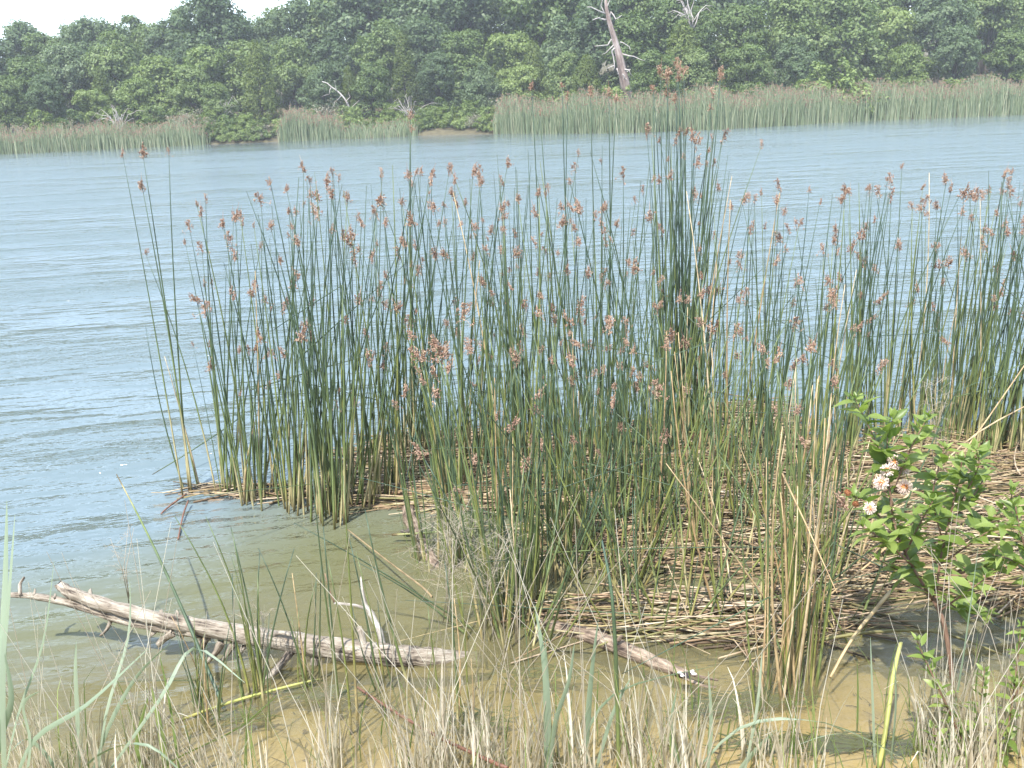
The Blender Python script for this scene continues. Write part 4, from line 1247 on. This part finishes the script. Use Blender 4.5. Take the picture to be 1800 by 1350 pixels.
nb = bush('leafy green bush with white ball flowers at the right, growing from the near bank', 4.15, (1690, 1370),
          [([(1690, 1370, 0), (1676, 1210, 0), (1660, 1100, .03), (1640, 1052, .05)], .013, .010, 2),
           ([(1640, 1055, .05), (1598, 985, .0), (1572, 920, .02), (1563, 850, .03), (1566, 822, .03)], .008, .003, .05),
           ([(1605, 995, 0), (1560, 955, -.1), (1515, 925, -.12)], .006, .003, .25),
           ([(1585, 955, 0), (1530, 890, .1), (1500, 872, .12)], .005, .0025, .3),
           ([(1570, 890, .02), (1548, 800, .1), (1520, 735, .15), (1503, 700, .18)], .005, .0018, .15),
           ([(1572, 860, .02), (1600, 790, -.05), (1630, 735, -.05)], .005, .002, .2),
           ([(1560, 830, .05), (1560, 770, .12), (1570, 735, .15)], .004, .002, .2),
           ([(1645, 1060, .05), (1652, 990, .15), (1672, 900, .2), (1688, 830, .22), (1690, 812, .22)], .007, .003, .2),
           ([(1655, 990, .15), (1700, 960, .05), (1745, 930, .0), (1775, 925, 0)], .005, .003, .3),
           ([(1668, 920, .2), (1712, 870, .25), (1735, 830, .3)], .004, .002, .3),
           ([(1660, 960, .18), (1640, 880, .1), (1650, 820, .1), (1660, 790, .1)], .004, .002, .2),
           ([(1660, 1010, .12), (1720, 1000, .2), (1765, 985, .25)], .004, .002, .3),
           ([(1690, 880, .22), (1720, 820, .15), (1715, 790, .15)], .004, .002, .2),
           ([(1665, 940, .2), (1720, 925, .3), (1770, 890, .35), (1780, 860, .35)], .004, .002, .25),
           ([(1650, 1040, .08), (1690, 1075, .15), (1740, 1080, .2)], .004, .002, .3),
           ([(1590, 975, 0), (1620, 915, -.15), (1640, 880, -.18)], .005, .0025, .3),
           ([(1635, 1050, .05), (1590, 1010, .15), (1545, 985, .18)], .005, .0025, .35),
           ([(1650, 1075, .03), (1700, 1040, -.08), (1735, 1015, -.1)], .005, .0025, .3)],
          0.030, 0.115,
          [(1573, 812, .0, 1.0), (1560, 826, -.02, .95), (1588, 822, .02, 1.0), (1549, 848, -.03, 1.05), (1590, 856, -.04, 1.1), (1529, 893, -.05, .9)],
          [(1490, 866, .08, .8), (1504, 886, .06, .75)], group='green bushes on the near bank')
nb += bush('leafy branches of a second bush cut off by the right edge beside the flowering bush', 4.3, (1850, 1150),
           [([(1850, 1150, 0), (1820, 1020, 0), (1795, 940, 0), (1785, 890, 0)], .008, .003, .2), ([(1818, 1010, 0), (1780, 985, -.1), (1745, 975, -.12)], .005, .0025, .25), ([(1805, 960, 0), (1830, 900, .1), (1812, 860, .1)], .005, .0025, .2)],
           0.036, 0.12, name='green_bush', group='green bushes on the near bank')
nb += bush('small-leaved shoots in the bottom right corner', 3.75, (1740, 1420),
           [([(1740, 1420, 0), (1690, 1300, 0), (1650, 1210, 0), (1622, 1150, .05), (1612, 1125, .05)], .006, .002, .25), ([(1760, 1430, 0), (1770, 1300, .0), (1785, 1190, .05), (1795, 1100, .08)], .006, .002, .2),
            ([(1700, 1320, 0), (1720, 1260, -.08), (1730, 1180, -.1)], .004, .002, .2), ([(1690, 1380, -.1), (1655, 1330, -.12), (1640, 1280, -.12)], .004, .002, .1), ([(1780, 1230, .05), (1820, 1160, 0), (1830, 1120, 0)], .004, .002, .2)],
           0.036, 0.07, name='green_bush', group='green bushes on the near bank')
STATS['leaves'] = nb

# ------------------------------------------------------------------ broad blue-green reed-grass blades in the foreground
def blade_clump(label, base, y0, blades, mat='bluegrass', group='blue-green blade clumps in the foreground'):
    """blades: ([(px, py, dy)...], half width)"""
    b0 = PY(base[0], base[1], y0)
    o = empty('reed_grass', b0)
    tag(o, label, 'grass', group)
    for pts, w in blades:
        W = [PY(x, y, y0 + d) - b0 for x, y, d in pts]
        sm = []
        for i in range(len(W) - 1):
            p0, p1, p2, p3 = W[max(i - 1, 0)], W[i], W[i + 1], W[min(i + 2, len(W) - 1)]
            for k in range(4):
                t = k / 4
                sm.append(0.5 * ((2 * p1) + (p2 - p0) * t + (2 * p0 - 5 * p1 + 4 * p2 - p3) * t * t + (3 * p1 - p0 - 3 * p2 + p3) * t ** 3))
        sm.append(W[-1])
        n = len(sm)
        a_ = rng.uniform(-0.5, 0.5)
        mb = MB()
        mb.ribbon(sm, [w * (0.55 + 1.2 * (i / (n - 1))) if i / (n - 1) < 0.35 else w * (1 - ((i / (n - 1) - .35) / .65) ** 1.8) + 0.0006 for i in range(n)], (math.cos(a_), math.sin(a_), 0.1), rng.random(), 0.35)
        mb.build('blade', M[mat], o)


blade_clump('tall pale blue-green blades at the left edge of the picture', (5, 1380), 3.5,
            [([(8, 1390, 0), (2, 1200, 0), (8, 1020, .1), (12, 880, .15)], .016), ([(-10, 1390, 0), (-4, 1250, 0), (14, 1050, .05), (26, 905, .1)], .012), ([(20, 1390, 0), (60, 1300, 0), (150, 1240, -.05), (260, 1140, 0)], .010),
             ([(0, 1400, 0), (30, 1260, .1), (75, 1130, .1), (95, 985, .1)], .006), ([(-20, 1400, 0), (0, 1300, 0), (20, 1230, 0), (8, 1150, 0)], .014), ([(40, 1400, 0), (52, 1310, 0), (40, 1240, 0), (70, 1215, -.1)], .009)])
blade_clump('blue-green blades arching over the lower left water', (150, 1390), 3.7,
            [([(150, 1400, 0), (190, 1280, 0), (240, 1190, 0), (300, 1130, -.1)], .008), ([(160, 1400, 0), (280, 1230, 0), (340, 1140, .1), (430, 1200, -.1)], .008), ([(140, 1400, 0), (136, 1280, 0), (132, 1180, 0), (134, 1128, 0)], .010),
             ([(120, 1400, 0), (90, 1340, 0), (50, 1300, 0), (20, 1320, -.1)], .008), ([(170, 1390, 0), (185, 1260, 0), (225, 1120, .1), (228, 1020, .1)], .006), ([(110, 1400, 0), (170, 1330, -.1), (260, 1310, -.15), (340, 1380, -.2)], .007)])
blade_clump('green bent blades left of the centre foreground', (290, 1390), 3.75,
            [([(300, 1400, 0), (285, 1300, 0), (266, 1205, .0)], .013), ([(270, 1400, 0), (240, 1320, 0), (262, 1220, 0)], .010), ([(320, 1400, 0), (300, 1250, 0), (280, 1150, 0)], .006), ([(230, 1400, 0), (300, 1340, 0), (420, 1280, 0), (500, 1210, 0)], .006)], 'greengrass')
blade_clump('broad upright blue-green blade in the centre foreground', (962, 1390), 3.75,
            [([(960, 1400, 0), (962, 1300, 0), (958, 1180, 0), (940, 1062, .05)], .016), ([(966, 1400, 0), (975, 1280, 0), (1000, 1200, 0), (1010, 1130, 0)], .012), ([(955, 1400, 0), (965, 1250, 0), (958, 1120, 0)], .008)])
blade_clump('pale blue-green blade with a dry bent tip right of the centre blade', (1030, 1390), 3.8,
            [([(1025, 1400, 0), (1032, 1300, 0), (1040, 1190, 0), (1052, 1088, 0)], .014), ([(1035, 1400, 0), (1075, 1260, 0), (1110, 1190, 0)], .008), ([(1045, 1400, 0), (1020, 1330, 0), (1080, 1220, 0), (1260, 1170, -.1)], .006)])
blade_clump('blue-green blades slanting right in the foreground, below the brown front clump', (1280, 1390), 3.7,
            [([(1270, 1400, 0), (1320, 1330, 0), (1366, 1282, 0)], .012), ([(1240, 1400, 0), (1250, 1280, 0), (1245, 1180, 0)], .008), ([(1220, 1400, 0), (1180, 1300, 0), (1190, 1210, 0)], .009), ([(1300, 1400, 0), (1330, 1250, 0), (1340, 1140, 0)], .006), ([(1190, 1400, 0), (1300, 1280, 0), (1450, 1270, -.1), (1600, 1340, -.2)], .006)])
blade_clump('thin green blades between the brown front clump and the corner shoots', (1580, 1400), 3.75,
            [([(1560, 1400, 0), (1575, 1250, 0), (1572, 1150, 0)], .006), ([(1600, 1400, 0), (1560, 1320, 0), (1480, 1290, -.1), (1400, 1310, -.2)], .006), ([(1570, 1400, 0), (1620, 1340, 0), (1760, 1370, -.2)], .006), ([(1650, 1400, 0), (1690, 1180, 0), (1720, 960, .1)], .005), ([(1540, 1400, 0), (1535, 1260, 0), (1530, 1120, 0)], .005)])

# ------------------------------------------------------------------ dry grass on the near bank: stuff
def grass_mass(name, mat, n, pick, hmin, hmax, label, wid=(0.0016, 0.004), curl=0.5):
    mb = MB()
    for k in range(n):
        px, y = pick()
        x = y * (px - 900) / FPX * 1.12
        z0 = max(-0.06, ground_z(x, y) - 0.02)
        H = lerp(hmin, hmax, rng.random() ** 1.4) * (1.0 if rng.random() < .85 else 1.35)
        a_ = rng.uniform(0, 6.28)
        ln = abs(rng.gauss(0, .22)) + 0.03
        d = Vector((math.cos(a_), math.sin(a_) * 0.7, 0))
        tight = rng.random() < curl
        pts = []
        n_ = 7
        ang_, p = rng.uniform(0, .12), Vector((x, y, z0))
        for i in range(n_):
            pts.append(p.copy())
            st = H / (n_ - 1)
            p = p + (d * math.sin(ang_) + Vector((0, 0, math.cos(ang_)))) * st
            ang_ += ln * 0.35 + (rng.uniform(0.2, 0.9) if tight and i > 3 else 0)
        w = rng.uniform(*wid)
        s_ = Vector((-d.y, d.x, 0)).lerp(Vector((1, 0, 0)), 0.5)
        mb.ribbon(pts, [w * .8, w, w, w * .95, w * .8, w * .5, w * .12], s_, rng.random(), 0.5)
    o = mb.build(name, mat)
    tag(o, label, 'grass', None, 'stuff')


TUFTS = [(rng.choice([rng.uniform(430, 1230), rng.uniform(480, 1200), rng.uniform(1590, 1840), rng.uniform(-40, 430), rng.uniform(-40, 1840)]), rng.uniform(3.3, 3.95)) for k in range(90)]


def pick_dry():
    px, y = rng.choice(TUFTS)
    return px + rng.gauss(0, 14), y + rng.gauss(0, .035)


grass_mass('dry_grass', M['drygrass'], 1300, pick_dry, 0.14, 0.55, 'pale dry grass with curled blades along the near bank', (0.002, 0.0062))
grass_mass('green_grass', M['greengrass'], 230, lambda: (rng.uniform(-40, 1840), rng.uniform(3.3, 4.2)), 0.2, 0.6, 'thin green grass blades mixed into the dry grass on the near bank', (0.0016, 0.004), 0.1)

# tall dry stalks of the foreground
stk = MB()
for k in range(170):
    px, y = pick_dry()
    x = y * (px - 900) / FPX * 1.12
    z0 = max(-0.06, ground_z(x, y) - 0.02)
    H = rng.uniform(0.4, 1.25)
    lx, ly = rng.gauss(0, .24), rng.gauss(0, .14)
    stk.tube([(x, y, z0), (x + lx * .3 * H, y + ly * .3 * H, z0 + H * .5), (x + lx * H, y + ly * H, z0 + H)], [.0022, .0018, .0009], 4, None, False)
tag(stk.build('dry_stalks', M['drygrass']), 'thin upright dry stalks along the near bank', 'grass', None, 'stuff')


# wispy dry panicles
def panicle(px, py, y0, H, W, n, label):
    b0 = PY(px, py, y0)
    o = empty('panicle_grass', b0)
    tag(o, label, 'grass', 'wispy dry panicle grasses')
    for s_ in range(3):
        lx = rng.gauss(0, .12)
        mb = MB()
        top = Vector((lx * H, rng.gauss(0, .08), H))
        mb.tube([(rng.gauss(0, .02), 0, 0), (lx * H * .3, 0, H * .5), top], [.0026, .002, .001], 4, 0.7)
        st = mb.build('stem', M['panicle'], o)
        mp_ = MB()
        for k in range(n):
            t = rng.uniform(0.3, 1.0)
            p = Vector((lx * H * t * t, 0, H * t))
            a_ = rng.uniform(0, 6.28)
            L = W * rng.uniform(0.4, 1.0)
            q1 = p + Vector((math.cos(a_) * L * .5, math.sin(a_) * L * .3, L * rng.uniform(.1, .5)))
            q2 = q1 + Vector((math.cos(a_) * L * .4, math.sin(a_) * L * .3, L * rng.uniform(-.35, .25)))
            mp_.tube([p, q1, q2], [.0009, .0007, .0005], 3, rng.random(), False)
            for j in range(4):
                b_ = q1.lerp(q2, rng.random())
                mp_.tube([b_, b_ + Vector((rng.gauss(0, .3), rng.gauss(0, .2), rng.gauss(0, .3))) * L * .5], [.0006, .0004], 3, rng.random(), False)
        mp_.build('panicle', M['panicle'], st)


panicle(785, 1095, 4.9, 0.62, 0.30, 26, 'grey wispy dry grass tangle beside the near bulrush clump, left of centre')
panicle(850, 1105, 4.8, 0.52, 0.26, 24, 'smaller grey wispy dry grass just right of the larger tangle')
panicle(1435, 1010, 5.2, 0.55, 0.13, 26, 'grey wispy dry grass plume left of the flowering bush')
panicle(225, 1060, 5.2, 0.42, 0.10, 10, 'faint wispy grass plume over open water above the log')
panicle(1640, 830, 6.2, 0.6, 0.14, 20, 'grey feathery plume behind the right half of the flowering bush')
panicle(470, 1200, 4.5, 0.38, 0.16, 16, 'thin curled dry grass plume over the middle of the bleached log')

# ------------------------------------------------------------------ water weed below the surface: stuff
mb = MB()
for (cx, cy, wx_, n) in [(1480, 1305, 150, 260), (1340, 1225, 60, 120), (830, 1262, 50, 80), (560, 1215, 70, 90), (1260, 1240, 50, 60), (960, 1180, 60, 60), (1640, 1320, 60, 60), (420, 1260, 40, 40)]:
    for k in range(n):
        p = P(cx + rng.gauss(0, wx_ * .6), cy + rng.gauss(0, 7), -0.02)
        p.z = -0.012 - rng.random() * 0.02
        a_ = rng.gauss(0, .5)
        L = rng.uniform(.03, .10)
        d = Vector((math.cos(a_), math.sin(a_), 0)) * L
        s = Vector((-d.y, d.x, 0))
        w = rng.uniform(.003, .008)
        mb.ribbon([p - d, p + s * rng.uniform(-.3, .3), p + d], [w * .4, w, w * .3], s, rng.random(), 0.2)
tag(mb.build('water_weed', M['weed']), 'dark green weed floating under the surface of the sandy shallows', 'water weed', None, 'stuff')

# scraps on the bed of the shallows
mb = MB()
for k in range(420):
    p = P(rng.uniform(-40, 1840), rng.uniform(1080, 1400), -0.05)
    gz = ground_z(p.x, p.y)
    a_ = rng.uniform(0, 3.14)
    L = rng.choice([rng.uniform(.008, .02), rng.uniform(.02, .07)])
    d = Vector((math.cos(a_), math.sin(a_), 0)) * L
    c = Vector((p.x, p.y, gz + 0.006))
    if L < .02:
        mb.ribbon([c - d, c, c + d], [.001, L * .5, .001], (-d.y, d.x, 0.01), rng.random(), 0.3)
    else:
        mb.tube([c - d, c + Vector((0, 0, .004)), c + d], rng.uniform(.0012, .003), 4, rng.random(), False)
tag(mb.build('bottom_litter', M['rotten']), 'brown leaf scraps and broken stalks on the sandy bottom of the shallows', 'litter', None, 'stuff')

# ------------------------------------------------------------------ dragonfly
dp = P(1207, 1186, 0.10)
dr = empty('dragonfly', dp)
tag(dr, 'dark dragonfly with white-banded wings perched at the end of the half-sunk log', 'dragonfly')
mb = MB()
mb.tube([(0, .020, .004), (0, .017, .005), (0, .012, .004), (0, .008, .005), (0, -.002, .005), (0, -.008, .003), (0, -.025, .001), (0, -.036, -.001)], [.001, .0034, .0026, .0042, .0044, .0026, .0024, .001], 8, 0.5)
mb.build('body', M['insect'], dr)
for sx in (-1, 1):
    for (y0_, y1_, L) in ((.004, .010, .042), (-.004, -.014, .040)):
        wg = MB()
        st_ = [(0, .0015), (.18, .0045), (.45, .0065), (.7, .0075), (.92, .006), (1, .001)]
        rows = []
        for t, hw in st_:
            cx = sx * (0.003 + L * t); cyy = lerp(y0_, y1_, t)
            rows.append((wg.vert((cx, cyy - hw, .006 + .004 * t)), wg.vert((cx, cyy + hw, .007 + .004 * t))))
        for a_, b_ in zip(rows[:-1], rows[1:]):
            wg.f.append((a_[0], b_[0], b_[1], a_[1]))
        w_ = wg.build('wing', M['wing'], dr)
        w_.data.materials.append(M['wingdark'])
        for i_, pg in enumerate(w_.data.polygons):
            pg.material_index = 1 if i_ in (0, 1) else 0
dr.rotation_euler = (0.15, 0.1, 0.35)
# ------------------------------------------------------------------ summer haze: one closed box of thin air round the scene
hm = bpy.data.materials.new('haze')
hm.use_nodes = True
hn = hm.node_tree
hn.nodes.clear()
hv = hn.nodes.new('ShaderNodeVolumePrincipled')
hv.inputs['Color'].default_value = (0.88, 0.94, 1.0, 1)
hv.inputs['Density'].default_value = 0.0009
hv.inputs['Anisotropy'].default_value = 0.0
ho = hn.nodes.new('ShaderNodeOutputMaterial')
hn.links.new(hv.outputs[0], ho.inputs['Volume'])
hb = [(x, y, z) for z in (-3.2, 19.0) for y in (-65.0, 330.0) for x in (-260.0, 260.0)]
me = bpy.data.meshes.new('haze')
me.from_pydata(hb, [], [(0, 2, 3, 1), (4, 5, 7, 6), (0, 1, 5, 4), (2, 6, 7, 3), (0, 4, 6, 2), (1, 3, 7, 5)])
me.materials.append(hm)
tag(link('haze', me), 'thin pale summer haze over the lake', None, None, 'stuff')
print('STATS', STATS, len(bpy.data.objects))
